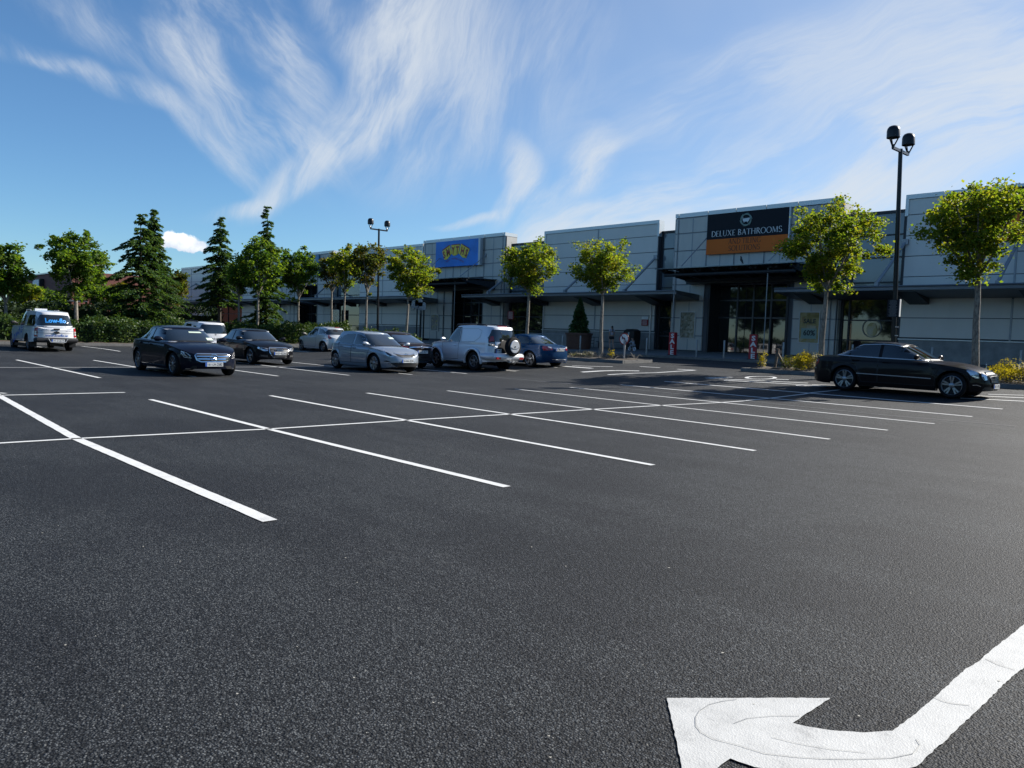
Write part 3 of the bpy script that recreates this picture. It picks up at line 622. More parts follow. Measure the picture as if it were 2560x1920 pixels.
def poster(x0, x1, z0, z1, face, label, extra=None, y=YF - .22):
    p = empty('poster_case', (x0, y, z0), label, 'poster', 'poster cases on the shop pillars')
    f = MB(); w = .05
    f.box((x0, y - .05, z0), (x1, y, z0 + w)); f.box((x0, y - .05, z1 - w), (x1, y, z1)); f.box((x0, y - .05, z0 + w), (x0 + w, y, z1 - w)); f.box((x1 - w, y - .05, z0 + w), (x1, y, z1 - w)); f.build('frame', 'silver', p)
    q = MB(); q.box((x0 + w, y - .02, z0 + w), (x1 - w, y, z1 - w)); q.build('poster', face, p)
    if extra: extra(p, y - .025)
def extraB(p, y):
    b = MB(); b.box((-21.55, y - .002, 2.0), (-20.6, y, 2.62)); b.build('price_panel', 'green', p)
    for t_, z_, s_ in (('SALE', 2.93, .36), ('60%', 2.2, .44)): b = MB(); letters(b, t_, -21.05, z_, s_, y - .006, bold=.03); b.build('lettering', 'black', p)
poster(-30.2, -28.98, 1.78, 3.6, 'posterA', 'framed poster of many small pictures left of the bathroom shop doorway')
poster(-21.72, -20.42, 1.72, 3.62, 'posterB', 'framed yellow poster reading SALE 60% right of the bathroom shop doorway', extraB)
poster(-57.85, -56.7, 1.75, 3.3, 'posterC', 'framed blue and green poster on the toy shop pillar')
poster(-75.6, -74.2, 1.6, 3.7, 'posterD', 'pale poster with black marks on the shop behind the silver hatchback')
b = MB(); b.box((-33.5, 44.85, 2.6), (-32.95, 44.9, 3.03), 0); b.box((-33.5, 44.85, 3.035), (-32.95, 44.9, 3.25), 1)
for i in range(5): b.box((-33.42, 44.843, 2.66 + i * .07), (-33.03, 44.849, 2.68 + i * .07), 1)
top('notice', b, ['redl', 'white'], 'small red and white notice on the middle grey wall', 'notice', loc=(-33.2, 44.9, 2.6))
b = MB(); b.box((-47.2, 44.6, 2.9), (-46.5, 44.65, 3.6), 0)
for i in range(6): b.box((-47.1, 44.593, 2.98 + i * .1), (-46.6, 44.599, 3.01 + i * .1), 1)
top('notice', b, ['redl', 'white'], 'dim red notice beside the toy shop glazing', 'notice', loc=(-46.8, 44.6, 2.9))
b = MB()
cz = [(-17.63 + .52 * math.cos(a), 45.29, 2.72 + .52 * math.sin(a)) for a in [i * math.pi / 16 for i in range(33)]]
b.tube(cz, .02, 5); b.prism([(-17.63 + .3 * math.cos(a), 2.62 + .42 * math.sin(a)) for a in [i * math.pi / 5 for i in range(10)]], lambda a, c, t: (a, 45.31 - t, c), .01, 1)
top('window_sticker', b, ['galv', 'posterB'], 'round sticker on the window behind the black saloon', 'sticker', loc=(-17.6, 45.3, 2.7))
# ------------------------------------------------------------------ planting beds, street furniture
def bed(x0, x1, y0, y1, label_grp):
    k = MB(); zz = lambda x, y: gz(x, y)
    n = max(1, int((x1 - x0) / .92))
    for i in range(n):
        a = x0 + (x1 - x0) * i / n; b_ = x0 + (x1 - x0) * (i + 1) / n
        k.box((a + .006, y0, zz(a, y0) - .1), (b_ - .006, y0 + .14, zz(a, y0) + .15)); k.box((a + .006, y1 - .14, zz(a, y1) - .1), (b_ - .006, y1, zz(a, y1) + .15))
    m_ = max(1, int((y1 - y0) / .92))
    for i in range(m_):
        a = y0 + .145 + (y1 - y0 - .29) * i / m_; b_ = y0 + .145 + (y1 - y0 - .29) * (i + 1) / m_
        k.box((x0, a, zz(x0, a) - .1), (x0 + .14, b_ - .01, zz(x0, a) + .15)); k.box((x1 - .14, a, zz(x1, a) - .1), (x1, b_ - .01, zz(x1, a) + .15))
    tag(k.build('bed_kerb', 'kerb'), kind='structure')
    s = MB(); nx = max(2, int((x1 - x0) / .35)); ny = max(2, int((y1 - y0) / .35)); r_ = random.Random(int(x0 * 10))
    vs = [(x0 + .1 + (x1 - x0 - .2) * i / nx, y0 + .1 + (y1 - y0 - .2) * j / ny, zz(x0, y0 + (y1 - y0) * j / ny) + (.10 + (.12 if 0 < i < nx and 0 < j < ny else 0) * r_.random())) for j in range(ny + 1) for i in range(nx + 1)]
    s.add(vs, [(j * (nx + 1) + i, j * (nx + 1) + i + 1, (j + 1) * (nx + 1) + i + 1, (j + 1) * (nx + 1) + i) for j in range(ny) for i in range(nx)])
    tag(s.build('bed_soil', 'soil', smooth=True), kind='structure')
bed(-16.4, 6, 28.85, 31.6, 0); bed(-28.9, -22.6, 28.95, 31.3, 0); bed(-46, -33.5, 28.9, 31.3, 0); bed(-62, -47.7, 4, 34, 0)

def lamp(x, y, H, label, gr='twin headed car park lamps', zz=None, lean=.03):
    z0 = gz(x, y) if zz is None else zz
    p = empty('street_lamp', (x, y, z0), label, 'street lamp', gr)
    b = MB(); b.tube([(x, y, z0), (x, y, z0 + 1.0), (x, y, z0 + 1.02), (x, y, z0 + H)], [.13, .13, .09, .075], 14); b.build('pole', 'lampblack', p, smooth=True)
    b = MB(); b.cbox((x, y, z0 + H - .08), (.08, 1.55, .1)); b.build('cross_arm', 'lampblack', p)
    for s in (-1, 1):
        c = Vector((x, y + .76 * s, z0 + H - .08)); h = MB()
        h.lathe([(0, .80), (.085, .795), (.155, .765), (.205, .70), (.228, .62), (.232, .36), (.22, .35), (.2, .39), (0, .39)], 24, 0, 'Z', c)
        hd = h.build('lamp_head', 'lampblack', p, smooth=True); q = MB()
        for k in range(3):
            a = 2.1 * k + .5; q.tube([c + Vector((.03 * math.cos(a), .03 * math.sin(a), .05)), c + Vector((.2 * math.cos(a), .2 * math.sin(a), .40))], .026, 6)
        q.lathe([(0, .0), (.05, 0), (.05, .12), (0, .12)], 10, 0, 'Z', c); q.build('bracket', 'lampblack', hd)
    p.rotation_euler = Matrix.Rotation(lean, 3, Vector((.7207, -.6933, 0))).to_euler()
lamp(at(2240, 800, 31.).x, 31., 8.64, 'tall black twin headed lamp post beside the parked black saloon at right')
lamp(at(945, 800, 34).x, 34., 8.9, 'tall black twin headed lamp post rising behind the silver blue hatchback', lean=.012)
pl = at(2240, 800, 31.)
v = Vector((pl.x, 31., gz(pl.x, 31)))
si = empty('sign_plate', (v.x - .25, 30.88, 2.9), 'black rules board strapped to the right lamp post', 'sign')
c0 = at(2236, 771, 30.85); b = MB(); b.cbox((c0.x - .05, 30.85, c0.z), (.42, .03, .66)); b.build('board', 'navy', si)
b = MB(); r_ = random.Random(3)
for i in range(19):
    w_ = r_.uniform(.22, .36); b.cbox((c0.x - .05, 30.832, c0.z + .3 - i * .033), (w_ * .9, .002, .006))
b.build('lettering', 'galv', si)
si = empty('sign_plate', (v.x + .25, 31, 2.9), 'narrow white plate edge-on beside the rules board', 'sign')
c1 = at(2247, 771, 30.9); b = MB(); b.cbox((c1.x + .02, 30.95, c1.z + .02), (.03, .13, .66)); b.build('board', 'white', si)
for z_ in (2.05, 2.38): b = MB(); b.lathe([(.105, z_), (.105, z_ + .03)], 12, 0, 'Z', (v.x, v.y, 0)); b.build('strap', 'silver', si)

bo = MB(); bo.lathe([(0, 0), (.052, 0), (.052, .98), (.045, 1.0), (0, 1.0)], 16); proto = None
def G3(px, py, dz): # ground point on the paving (dz above gz)
    d = ray(px, py); z = 0
    for _ in range(60): t = (z + dz - EYE) / d.z; z = .5 * z + .5 * gz(d.x * t, d.y * t)
    return Vector((d.x * t, d.y * t, z + dz))
BL = [(1450, 'steel bollard in front of the brown planter'), (1616, 'steel bollard between the bin and the left SALE banner'), (1741, 'steel bollard below the poster of many small pictures'),
      (1810, 'steel bollard in front of the dark doorway, left of the right SALE banner'), (1958, 'steel bollard behind the timber stakes in the planting bed'), (2044, 'steel bollard next to the trunk of the tree before the SALE 60% poster'),
      (2131, 'short visible top of a steel bollard above the rear window of the right saloon'), (2330, 'steel bollard top showing above the windscreen of the right saloon'), (2553, 'steel bollard at the right edge of the photo'), (1405, 'steel bollard beside the railing behind the blue saloon')]
for px, lb in BL:
    X = at(px, 880, 38.1).x
    if proto is None:
        o = bo.build('bollard', 'steel', smooth=True); proto = o
    else: o = proto.copy(); C.objects.link(o)
    o.location = (X, 38.1, fpz(X, 38.1)); tag(o, lb, 'bollard', 'steel bollards along the kerb')

def banner(px, label, mirror=False, rz=.12):
    X = at(px, 860, 38.5).x; y = 38.5; z = fpz(X, y)
    p = empty('sale_banner', (X, y, z), label, 'banner', 'red SALE banners', rz)
    b = MB(); b.box((-.19, -.15, 0), (.19, .15, 1.36)); b.build('banner_body', 'redsign', p, local=True)
    b = MB(); b.cbox((0, 0, .02), (.5, .4, .04)); b.build('base', 'black', p, local=True)
    b = MB()
    for i, ch in enumerate('SALE'):
        v_, f_ = text(ch, .40, 'CENTER', .035); sx = -1 if (mirror and ch == 'S') else 1
        b.add([(a * sx * 1.15 + (.03), -.153, 1.03 - i * .325 + c * .9) for a, c in v_], f_)
    b.build('lettering', 'white', p, local=True)
banner(1682, 'red SALE banner stand at the left, before the picture poster pillar'); banner(1883, 'red SALE banner stand before the bathroom shop doors', False, .3)

# no left turn sign at the end of the bed
x, y = at(1560, 880, 30.6).x, 30.6; z = gz(x, y) + .15
p = empty('road_sign', (x, y, z), 'round no left turn sign on a low post at the end of the planting bed', 'road sign')
b = MB(); b.tube([(x, y + .05, z), (x, y + .05, z + 1.25)], .04, 10); b.build('post', 'galv', p, smooth=True)
b = MB(); b.tube([(x + .1, y - .12, z), (x + .1, y - .12, z + .95)], .045, 10); b.build('front_post', 'galv', p, smooth=True)
def disc(r, y_, mi, mb, n=32): mb.prism([(r * math.cos(2 * math.pi * i / n), r * math.sin(2 * math.pi * i / n)) for i in range(n)], lambda a, c, t: (x - .02 + a, y_ - t, z + .98 + c), .006, mi)
b = MB(); disc(.30, y, 0, b); disc(.245, y - .008, 1, b)
b.prism([(-.06, -.17), (-.01, -.17), (-.01, .02), (-.06, .07), (-.17, .07), (-.17, .13), (-.25 + .02, .045), (-.17, -.04), (-.17, .02), (-.08, .02), (-.06, 0)][::-1], lambda a, c, t: (x + .06 + a, y - .017 - t, z + .98 + c), .004, 2)
b.prism([(-.2, .17), (-.17, .2), (.2, -.17), (.17, -.2)], lambda a, c, t: (x - .02 + a, y - .024 - t, z + .98 + c), .004, 0)
b.build('sign_disc', ['redl', 'white', 'black'], p)

# timber A-frame stakes, two loose stakes
def stakes(px, py, Y, label):
    q = at(px, py, Y); z = gz(q.x, Y) + .1
    b = MB(); b.cbox((q.x, Y, z + .42), (.1, .07, .9), 0, Matrix.Rotation(R(7), 3, 'Y')); b.cbox((q.x + .3, Y - .02, z + .3), (.085, .06, .85), 0, Matrix.Rotation(R(-32), 3, 'Y'))
    top('timber_stake', b, 'wood', label, 'stake', loc=(q.x, Y, z))
stakes(1940, 910, 29.7, 'leaning pair of dark timber stakes in the right planting bed')
b = MB(); q = at(1992, 910, 29.9); z = gz(q.x, 29.9) + .1; b.tube([(q.x - .5, 29.9, z), (q.x, 29.9, z + .42), (q.x + .25, 29.9, z)], .012, 5); top('wire_hoop', b, 'wood', 'thin bent wire hoop behind the golden shrubs', 'wire', loc=(q.x, 29.9, z))

# bin, bench, planter, railings
X = at(1579, 860, 43.6).x; b = MB(); z = fpz(X, 43.6)
p = empty('litter_bin', (X, 43.6, z), 'tall black litter bin behind the child on the bike', 'bin')
b.add([(X + sx * w, 43.6 + sy * w * .8, z + h) for h, w in ((0, .42), (.95, .47), (1.3, .46), (1.42, .3)) for sx, sy in ((-1, -1), (1, -1), (1, 1), (-1, 1))], [(i * 4 + k, i * 4 + (k + 1) % 4, i * 4 + 4 + (k + 1) % 4, i * 4 + 4 + k) for i in range(3) for k in range(4)] + [(12, 13, 14, 15)])
b.build('bin_body', 'black', p); b = MB(); b.box((X - .06, 43.2, z + 1.0), (X + .06, 43.22, z + 1.2)); b.build('label_plate', 'silver', p)
X = at(1535, 860, 43.8).x; z = fpz(X, 43.8)
p = empty('bench', (X, 43.8, z), 'low slatted bench against the middle wall behind the woman', 'bench')
b = MB(); [b.box((X - 1.5, 43.55 + k * .13, z + .43), (X + 1.2, 43.66 + k * .13, z + .47)) for k in range(4)]; b.build('seat', 'canopyd', p)
for dx in (-1.3, 1.0):
    b = MB(); b.box((X + dx, 43.6, z), (X + dx + .06, 44.0, z + .43)); b.build('leg', 'dark', p)
X = at(1446, 870, 40.4).x; z = fpz(X, 40.4)
pp = empty('planter', (X, 40.4, z), 'large round brown planter on the paving beside the bollard', 'planter')
b = MB(); b.lathe([(0, 0), (.82, 0), (.86, .3), (.84, .31), (.88, .62), (.86, .63), (.9, .98), (.97, .985), (.97, 1.12), (.88, 1.12), (.85, 1.02), (0, 1.02)], 28, 0, 'Z', (X, 40.4, z)); b.build('pot', 'terra', pp, smooth=True)
b = MB()
PLX = X; PLZ = z + 1.0
XR = at(1400, 860, 40).x; z = fpz(0, 40)
b = MB(); b.tube([(XR - 3.2, 40, z + 1.0), (XR + .9, 40, z + 1.0)], .025, 6); b.tube([(XR - 3.2, 40, z + .15), (XR + .9, 40, z + .15)], .02, 6)
for i in range(33): b.tube([(XR - 3.2 + i * .128, 40, z + (0 if i % 8 == 0 else .15)), (XR - 3.2 + i * .128, 40, z + 1.0)], .012, 5)
top('railing', b, 'galv', 'low metal railing of upright bars behind the blue saloon', 'railing', loc=(XR, 40, z))
X2 = at(1472, 850, 43.6).x; b = MB(); z = fpz(X2, 43.6)
for dx in (-.5, .5): b.tube([(X2 + dx, 43.6, z), (X2 + dx, 43.6, z + .75), (X2 + dx, 44.1, z + .75), (X2 + dx, 44.1, z)], .02, 6)
for h in (.3, .52, .75): b.tube([(X2 - .5, 43.6, z + h), (X2 + .5, 43.6, z + h)], .02, 6)
top('cycle_rack', b, 'dark', 'dark metal rack between the planter and the bench', 'rack', loc=(X2, 43.6, z))

# basketball hoops outside the toy shop
M['board'] = mat('backboard', (.34, .35, .36), .3)
for px, h, lb in ((1041, 3.2, 'basketball hoop, left one of three beside the toy shop'), (1355 * .2411 + 720 + 3, 3.35, 'basketball hoop, tallest and middle of three beside the toy shop'), (1385 * .2411 + 720 + 4, 3.0, 'basketball hoop, right one of three beside the toy shop')):
    X = at(px, 800, 42.6).x; z = fpz(X, 42.6)
    p = empty('basketball_hoop', (X, 42.6, z), lb, 'hoop', 'basketball hoops for sale')
    b = MB(); b.box((X - .05, 42.6, z), (X + .05, 42.7, z + h - .2)); b.box((X - .4, 42.3, z), (X + .4, 43., z + .15)); b.build('stand', 'black', p)
    b = MB(); ol = [(-.55, -.3), (.55, -.3), (.6, .1), (.4, .42), (-.4, .42), (-.6, .1)]; b.prism(ol, lambda a, c, t: (X + a, 42.45 - t, z + h + c), .03); b.build('backboard', 'board', p)
    b = MB(); c_ = [(X + .22 * math.cos(a), 42.15 + .22 * math.sin(a), z + h - .2) for a in [i * math.pi / 8 for i in range(17)]]; b.tube(c_, .012, 5)
    for i in range(10):
        a = i * math.pi / 5; b.tube([(X + .22 * math.cos(a), 42.15 + .22 * math.sin(a), z + h - .2), (X + .12 * math.cos(a + .3), 42.15 + .12 * math.sin(a + .3), z + h - .6)], .006, 4)
    b.build('hoop', 'galv', p)

# crow on the canopy
q = at(1855, 652, 41.2); z = 6.2
b = MB(); n = 12
c_ = Vector((q.x, 41.2, z + .2)); ax = [(-.22, .10, .012), (-.12, .06, .035), (0, 0, .07), (.08, -.0, .075), (.13, .06, .05), (.17, .10, .05), (.21, .11, .035), (.27, .1, .008)]
b.tube([c_ + Vector((-(a * .62 - (c + (-.12 if a < -.1 else -.02)) * .5), 0, a * .8 + (c + (-.12 if a < -.1 else -.02)) * .62 + .04)) for a, c, r_ in ax], [r_ for a, c, r_ in ax], 10)
b.tube([c_ + Vector((0, .02, -.04)), c_ + Vector((0, .02, -.2))], .01, 5); b.tube([c_ + Vector((.02, -.02, -.04)), c_ + Vector((.02, -.02, -.2))], .01, 5)
top('crow', b, 'black', 'black crow perched on the front edge of the bathroom shop canopy', 'bird', smooth=True, loc=(q.x, 41.2, z))

# ------------------------------------------------------------------ people
M['skin'] = mat('skin', (.42, .25, .18), .5); M['hair'] = mat('dark_hair', (.018, .013, .01), .5); M['shirt'] = mat('pale_lilac_shirt', (.36, .36, .42), .8); M['shorts'] = mat('black_shorts', (.015, .015, .018), .8)
M['grey'] = mat('grey_clothes', (.32, .34, .38), .8); M['toybike'] = mat('blue_grey_bike', (.3, .36, .45), .4)
def skin(name, nodes, edges, m, parent, sub=2, root=0):
    me = D.meshes.new(name); me.from_pydata([n[:3] for n in nodes], edges, []); o = D.objects.new(name, me); C.objects.link(o); o.parent = parent
    o.modifiers.new('skin', 'SKIN'); sv = me.skin_vertices[0].data
    for i, n in enumerate(nodes): sv[i].radius = (n[3], n[4] if len(n) > 4 else n[3]); sv[i].use_root = i == root
    su = o.modifiers.new('sub', 'SUBSURF'); su.levels = su.render_levels = sub
    dg = bpy.context.evaluated_depsgraph_get(); bpy.context.view_layer.update(); ev = o.evaluated_get(bpy.context.evaluated_depsgraph_get()); nm = D.meshes.new_from_object(ev)
    o.modifiers.clear(); o.data = nm; nm.materials.clear(); nm.materials.append(M[m]); nm.polygons.foreach_set('use_smooth', [True] * len(nm.polygons)); return o
def hand(n0, wrist, dirn, side, nodes, edges):
    w = Vector(wrist); d = Vector(dirn).normalized(); sd = Vector(side).normalized()
    palm = w + d * .06; nodes.append((*palm, .024, .014)); pi = len(nodes) - 1; edges.append((n0, pi))
    for k, L in enumerate((.068, .078, .074, .06)):
        b0 = palm + d * .03 + sd * (.027 - .018 * k); nodes.append((*b0, .009)); edges.append((pi, len(nodes) - 1)); nodes.append((*(b0 + d * L * .55 + sd * .002), .008)); edges.append((len(nodes) - 2, len(nodes) - 1))
        nodes.append((*(b0 + d * L * .9 + sd.cross(d) * .018), .006)); edges.append((len(nodes) - 2, len(nodes) - 1))
    t0 = w + d * .025 + sd * .03; nodes.append((*t0, .010)); edges.append((pi, len(nodes) - 1)); nodes.append((*(t0 + d * .04 + sd * .02), .008)); edges.append((len(nodes) - 2, len(nodes) - 1))
def face(p, c, r, fw):
    b = MB(); F = Vector(fw).normalized(); U = Vector((0, 0, 1)); Rr = F.cross(U)
    b.tube([c + F * r * .8 + U * .02, c + F * r * 1.15 - U * .012, c + F * r * .9 - U * .02], [.008, .014, .01], 8); b.tube([c + F * r * .93 - U * .05 - Rr * .02, c + F * r * .93 - U * .05 + Rr * .02], .006, 6)
    for s in (-1, 1): b.tube([c + Rr * s * r * .82 - U * .015, c + Rr * s * r * .9 + U * .03], [.014, .018], 8)
    return b
# woman walking away to the left, ponytail
q = at(1529, 850, 40.6); wz = fpz(q.x, 40.6)
w = empty('person', (q.x, 40.6, wz), 'woman with a dark ponytail, pale top and black shorts walking past the shops', 'person', rz=R(150))
N_ = [(0, 0, .92, .13, .1), (0, 0, 1.08, .11, .085), (0, .0, 1.25, .135, .09), (0, 0, 1.38, .12, .075), (0, 0, 1.46, .05, .05), (.01, 0, 1.52, .07, .075), (.015, 0, 1.60, .078, .09),
      (0, .09, .86, .085), (.12, .1, .48, .055), (.02, .1, .25, .05), (-.04, .1, .08, .036), (.1, .1, .03, .035, .025),
      (0, -.09, .86, .085), (.02, -.1, .48, .055), (-.14, -.1, .27, .048), (-.22, -.1, .12, .035), (-.12, -.1, .04, .035, .025),
      (0, .17, 1.36, .045), (-.06, .2, 1.10, .036), (.06, .2, .90, .024),
      (0, -.17, 1.36, .045), (.04, -.2, 1.10, .036), (.14, -.19, .91, .024)]
E2 = [(0, 1), (1, 2), (2, 3), (3, 4), (4, 5), (5, 6), (0, 7), (7, 8), (8, 9), (9, 10), (10, 11), (0, 12), (12, 13), (13, 14), (14, 15), (15, 16), (3, 17), (17, 18), (18, 19), (3, 20), (20, 21), (21, 22)]
hand(19, (.06, .2, .90), (.3, 0, -1), (1, 0, .2), N_, E2); hand(22, (.14, -.19, .91), (.3, 0, -1), (1, 0, .2), N_, E2)
skin('body', N_, E2, 'skin', w)
face(w, Vector((.03, 0, 1.57)), .085, (1, 0, 0)).build('face', 'skin', w, local=True, smooth=True)
skin('shirt', [(0, 0, 1.0, .145, .115), (0, 0, 1.12, .125, .1), (0, 0, 1.27, .15, .105), (0, 0, 1.38, .13, .085), (0, .17, 1.36, .062), (-.02, .185, 1.24, .055), (0, -.17, 1.36, .062), (.015, -.185, 1.24, .055)], [(0, 1), (1, 2), (2, 3), (3, 4), (4, 5), (3, 6), (6, 7)], 'shirt', w)
skin('shorts', [(0, 0, 1.0, .15, .12), (0, 0, .9, .155, .13), (.0, .095, .84, .105), (.035, .1, .74, .095), (0, -.095, .84, .105), (.01, -.1, .74, .095)], [(0, 1), (1, 2), (2, 3), (1, 4), (4, 5)], 'shorts', w)
skin('hair', [(.0, 0, 1.63, .088, .1), (-.05, 0, 1.57, .075, .08), (-.13, 0, 1.56, .03), (-.16, 0, 1.42, .038), (-.15, 0, 1.25, .022)], [(0, 1), (1, 2), (2, 3), (3, 4)], 'hair', w)
for s, x_, z_ in ((1, .04, .03), (-1, -.16, .05)):
    skin('shoe', [(x_ - .1, s * .1, z_, .045, .035), (x_ + .08, s * .1, z_ - .005, .04, .03)], [(0, 1)], 'black', w, 1)
# child on a balance bike
q = at(1581, 860, 41.2); cz_ = fpz(q.x, 41.2)
w = empty('person', (q.x, 41.2, cz_), 'small child in grey clothes sitting on the balance bike', 'person', rz=R(170))
N_ = [(-.1, 0, .40, .09, .08), (-.07, 0, .52, .085), (-.02, 0, .64, .085, .07), (.0, 0, .72, .035), (.02, 0, .80, .075, .08), (.02, 0, .86, .07, .075), (-.06, .07, .38, .055), (.16, .09, .30, .04), (.10, .09, .10, .03), (.2, .09, .04, .028, .02), (-.06, -.07, .38, .055), (.1, -.09, .27, .04), (.0, -.09, .10, .03), (.1, -.09, .04, .028, .02),
      (-.02, .1, .66, .035), (.1, .13, .56, .028), (.23, .12, .52, .02), (-.02, -.1, .66, .035), (.1, -.13, .56, .028), (.23, -.12, .52, .02)]
E2 = [(0, 1), (1, 2), (2, 3), (3, 4), (4, 5), (0, 6), (6, 7), (7, 8), (8, 9), (0, 10), (10, 11), (11, 12), (12, 13), (2, 14), (14, 15), (15, 16), (2, 17), (17, 18), (18, 19)]
skin('body', N_, E2, 'skin', w)
face(w, Vector((.03, 0, .83)), .07, (1, 0, 0)).build('face', 'skin', w, local=True, smooth=True)
skin('shirt', [(-.1, 0, .40, .105, .09), (-.07, 0, .52, .095), (-.02, 0, .65, .095, .08), (-.02, .1, .66, .045), (.1, .13, .56, .038), (.2, .12, .53, .03), (-.02, -.1, .66, .045), (.1, -.13, .56, .038), (.2, -.12, .53, .03)], [(0, 1), (1, 2), (2, 3), (3, 4), (4, 5), (2, 6), (6, 7), (7, 8)], 'grey', w)
skin('trousers', [(-.1, 0, .40, .1, .09), (-.06, .07, .38, .062), (.16, .09, .30, .048), (.11, .09, .13, .04), (-.06, -.07, .38, .062), (.1, -.09, .27, .048), (.01, -.09, .13, .04)], [(0, 1), (1, 2), (2, 3), (0, 4), (4, 5), (5, 6)], 'grey', w)
skin('hair', [(0, 0, .88, .078, .085), (-.05, 0, .83, .06, .07)], [(0, 1)], 'hair', w)
p = empty('balance_bike', (q.x, 41.2, cz_), 'small balance bike with pale wheels under the child', 'bike', rz=R(170))
for x_ in (-.22, .24):
    b = MB(); b.lathe([(.10, -.02), (.13, -.03), (.145, 0), (.13, .03), (.10, .02), (.10, -.02)], 20, 0, 'Y', (x_, 0, .145)); b.lathe([(0, -.012), (.1, -.012), (.1, .012), (0, .012)], 16, 1, 'Y', (x_, 0, .145)); b.build('wheel', ['white', 'toybike'], p, smooth=True, local=True)
b = MB(); b.tube([(-.22, 0, .145), (-.08, 0, .3), (.16, 0, .32), (.24, 0, .145)], .018, 7); b.tube([(.16, 0, .3), (.2, 0, .5)], .014, 7); b.build('frame', 'toybike', p, local=True)
b = MB(); b.tube([(.22, -.15, .52), (.22, .15, .52)], .012, 6); b.build('handlebar', 'black', p, local=True)
b = MB(); b.cbox((-.12, 0, .33), (.18, .1, .05)); b.build('saddle', 'black', p, local=True)
# ------------------------------------------------------------------ trees, hedges, shrubs
def leafmesh(name, P_, size, m, parent, rs, droop=.5, asp=.85, axis=None, narrow=1.):
    """P_: (N,3) leaf centres in world space; every leaf is a folded kite of its own"""
    n = len(P_); r = np.random.RandomState(rs)
    nz = r.normal(size=(n, 3)); nz[:, 2] = np.abs(nz[:, 2]) + droop; nz /= np.linalg.norm(nz, axis=1)[:, None]
    if axis is None: t = r.normal(size=(n, 3))
    else: t = axis + r.normal(size=(n, 3)) * .18
    t -= nz * (t * nz).sum(1)[:, None]; t /= np.linalg.norm(t, axis=1)[:, None] + 1e-9
    b = np.cross(nz, t); s = (size * (.65 + .7 * r.rand(n)))[:, None]
    V = np.stack([P_ - t * s * .5, P_ + b * s * .5 * asp * narrow + t * s * .05 + nz * s * .12, P_ + t * s * .5, P_ - b * s * .5 * asp * narrow + t * s * .05 + nz * s * .12], 1).reshape(-1, 3)
    if parent is not None: V = V - np.array(parent.matrix_basis.translation)
    me = D.meshes.new(name); me.vertices.add(4 * n); me.vertices.foreach_set('co', V.astype(np.float32).ravel())
    me.loops.add(4 * n); me.loops.foreach_set('vertex_index', np.arange(4 * n, dtype=np.int32)); me.polygons.add(n)
    me.polygons.foreach_set('loop_start', np.arange(0, 4 * n, 4, dtype=np.int32)); me.update(calc_edges=True); me.validate()
    me.materials.append(M[m]); o = D.objects.new(name, me); C.objects.link(o)
    if parent is not None: o.parent = parent
    return o
def broadleaf(base, zfork, c, hw, hz, m, label, seed, nt_=110, per=75, leaf=.14, tr=.085, group='young street trees in the car park', lean=0., cl=.24):
    r = random.Random(seed); q = np.random.RandomState(seed)
    p = empty('broadleaf_tree', base, label, 'tree', group); base = Vector(base); c = Vector(c); t = MB()
    F = Vector((base.x + (c.x - base.x) * .35, base.y + (c.y - base.y) * .35, zfork))
    k = 5; t.tube([base.lerp(F, i / k) + Vector((r.uniform(-1, 1) * .02, r.uniform(-1, 1) * .02, 0)) * (0 < i < k) for i in range(k + 1)], [tr * (1.25 - .45 * i / k) if i else tr * 1.5 for i in range(k + 1)], 10)
    tips = []
    nl = 9
    for i in range(nl):
        a = 2 * math.pi * i / nl + r.uniform(-.3, .3); el = r.uniform(.15, .75) if i else 1.
        e = c + Vector((math.cos(a) * hw * math.cos(el * 1.4) * .8, math.sin(a) * hw * math.cos(el * 1.4) * .8, hz * math.sin(el * 1.5) * .75))
        st = F.lerp(c, .12 * r.random()); mid = st.lerp(e, .5) + Vector((0, 0, -.12 * hz + (e.z - st.z) * .0)); pts = [st, st.lerp(mid, .5), mid, mid.lerp(e, .55) + Vector((0, 0, .05)), e]
        t.tube(pts, [tr * .55, tr * .42, tr * .32, tr * .2, tr * .07], 6)
        for j in range(5):
            f = .3 + .14 * j; bp = pts[1].lerp(e, f); d = Vector((r.gauss(0, 1), r.gauss(0, 1), r.gauss(.5, .6))).normalized() * hw * r.uniform(.3, .5)
            t.tube([bp, bp + d * .5 + Vector((0, 0, .04)), bp + d], [tr * .17, tr * .11, tr * .04], 5); tips.append(bp + d)
        tips.append(e)
    t.build('trunk', 'bark', p, smooth=True)
    T = [np.array(x) for x in tips]; ph = q.rand(6) * 6.28
    while len(T) < nt_:
        v = q.normal(size=3); v /= np.linalg.norm(v); th = math.atan2(v[1], v[0])
        w_ = 1 + .17 * math.sin(3 * th + ph[0]) + .1 * math.sin(5 * th + ph[1] + 3 * v[2]) + .08 * math.sin(7 * v[2] + ph[2])
        shp = (1.0 if v[2] > 0 else (1 - .42 * abs(v[2]))) ; rad = (q.rand() ** .3) * w_
        T.append(np.array(c) + v * np.array((hw * shp, hw * shp, hz)) * rad * .93)
    pts = []
    for x in T:
        s = cl * (.7 + .6 * q.rand()); k = int(per * (.6 + .8 * q.rand()))
        pts.append(x + q.normal(size=(k, 3)) * np.array((s, s, s * .72)) * .62)
    leafmesh('crown', np.concatenate(pts), leaf, m, p, seed)
    return p
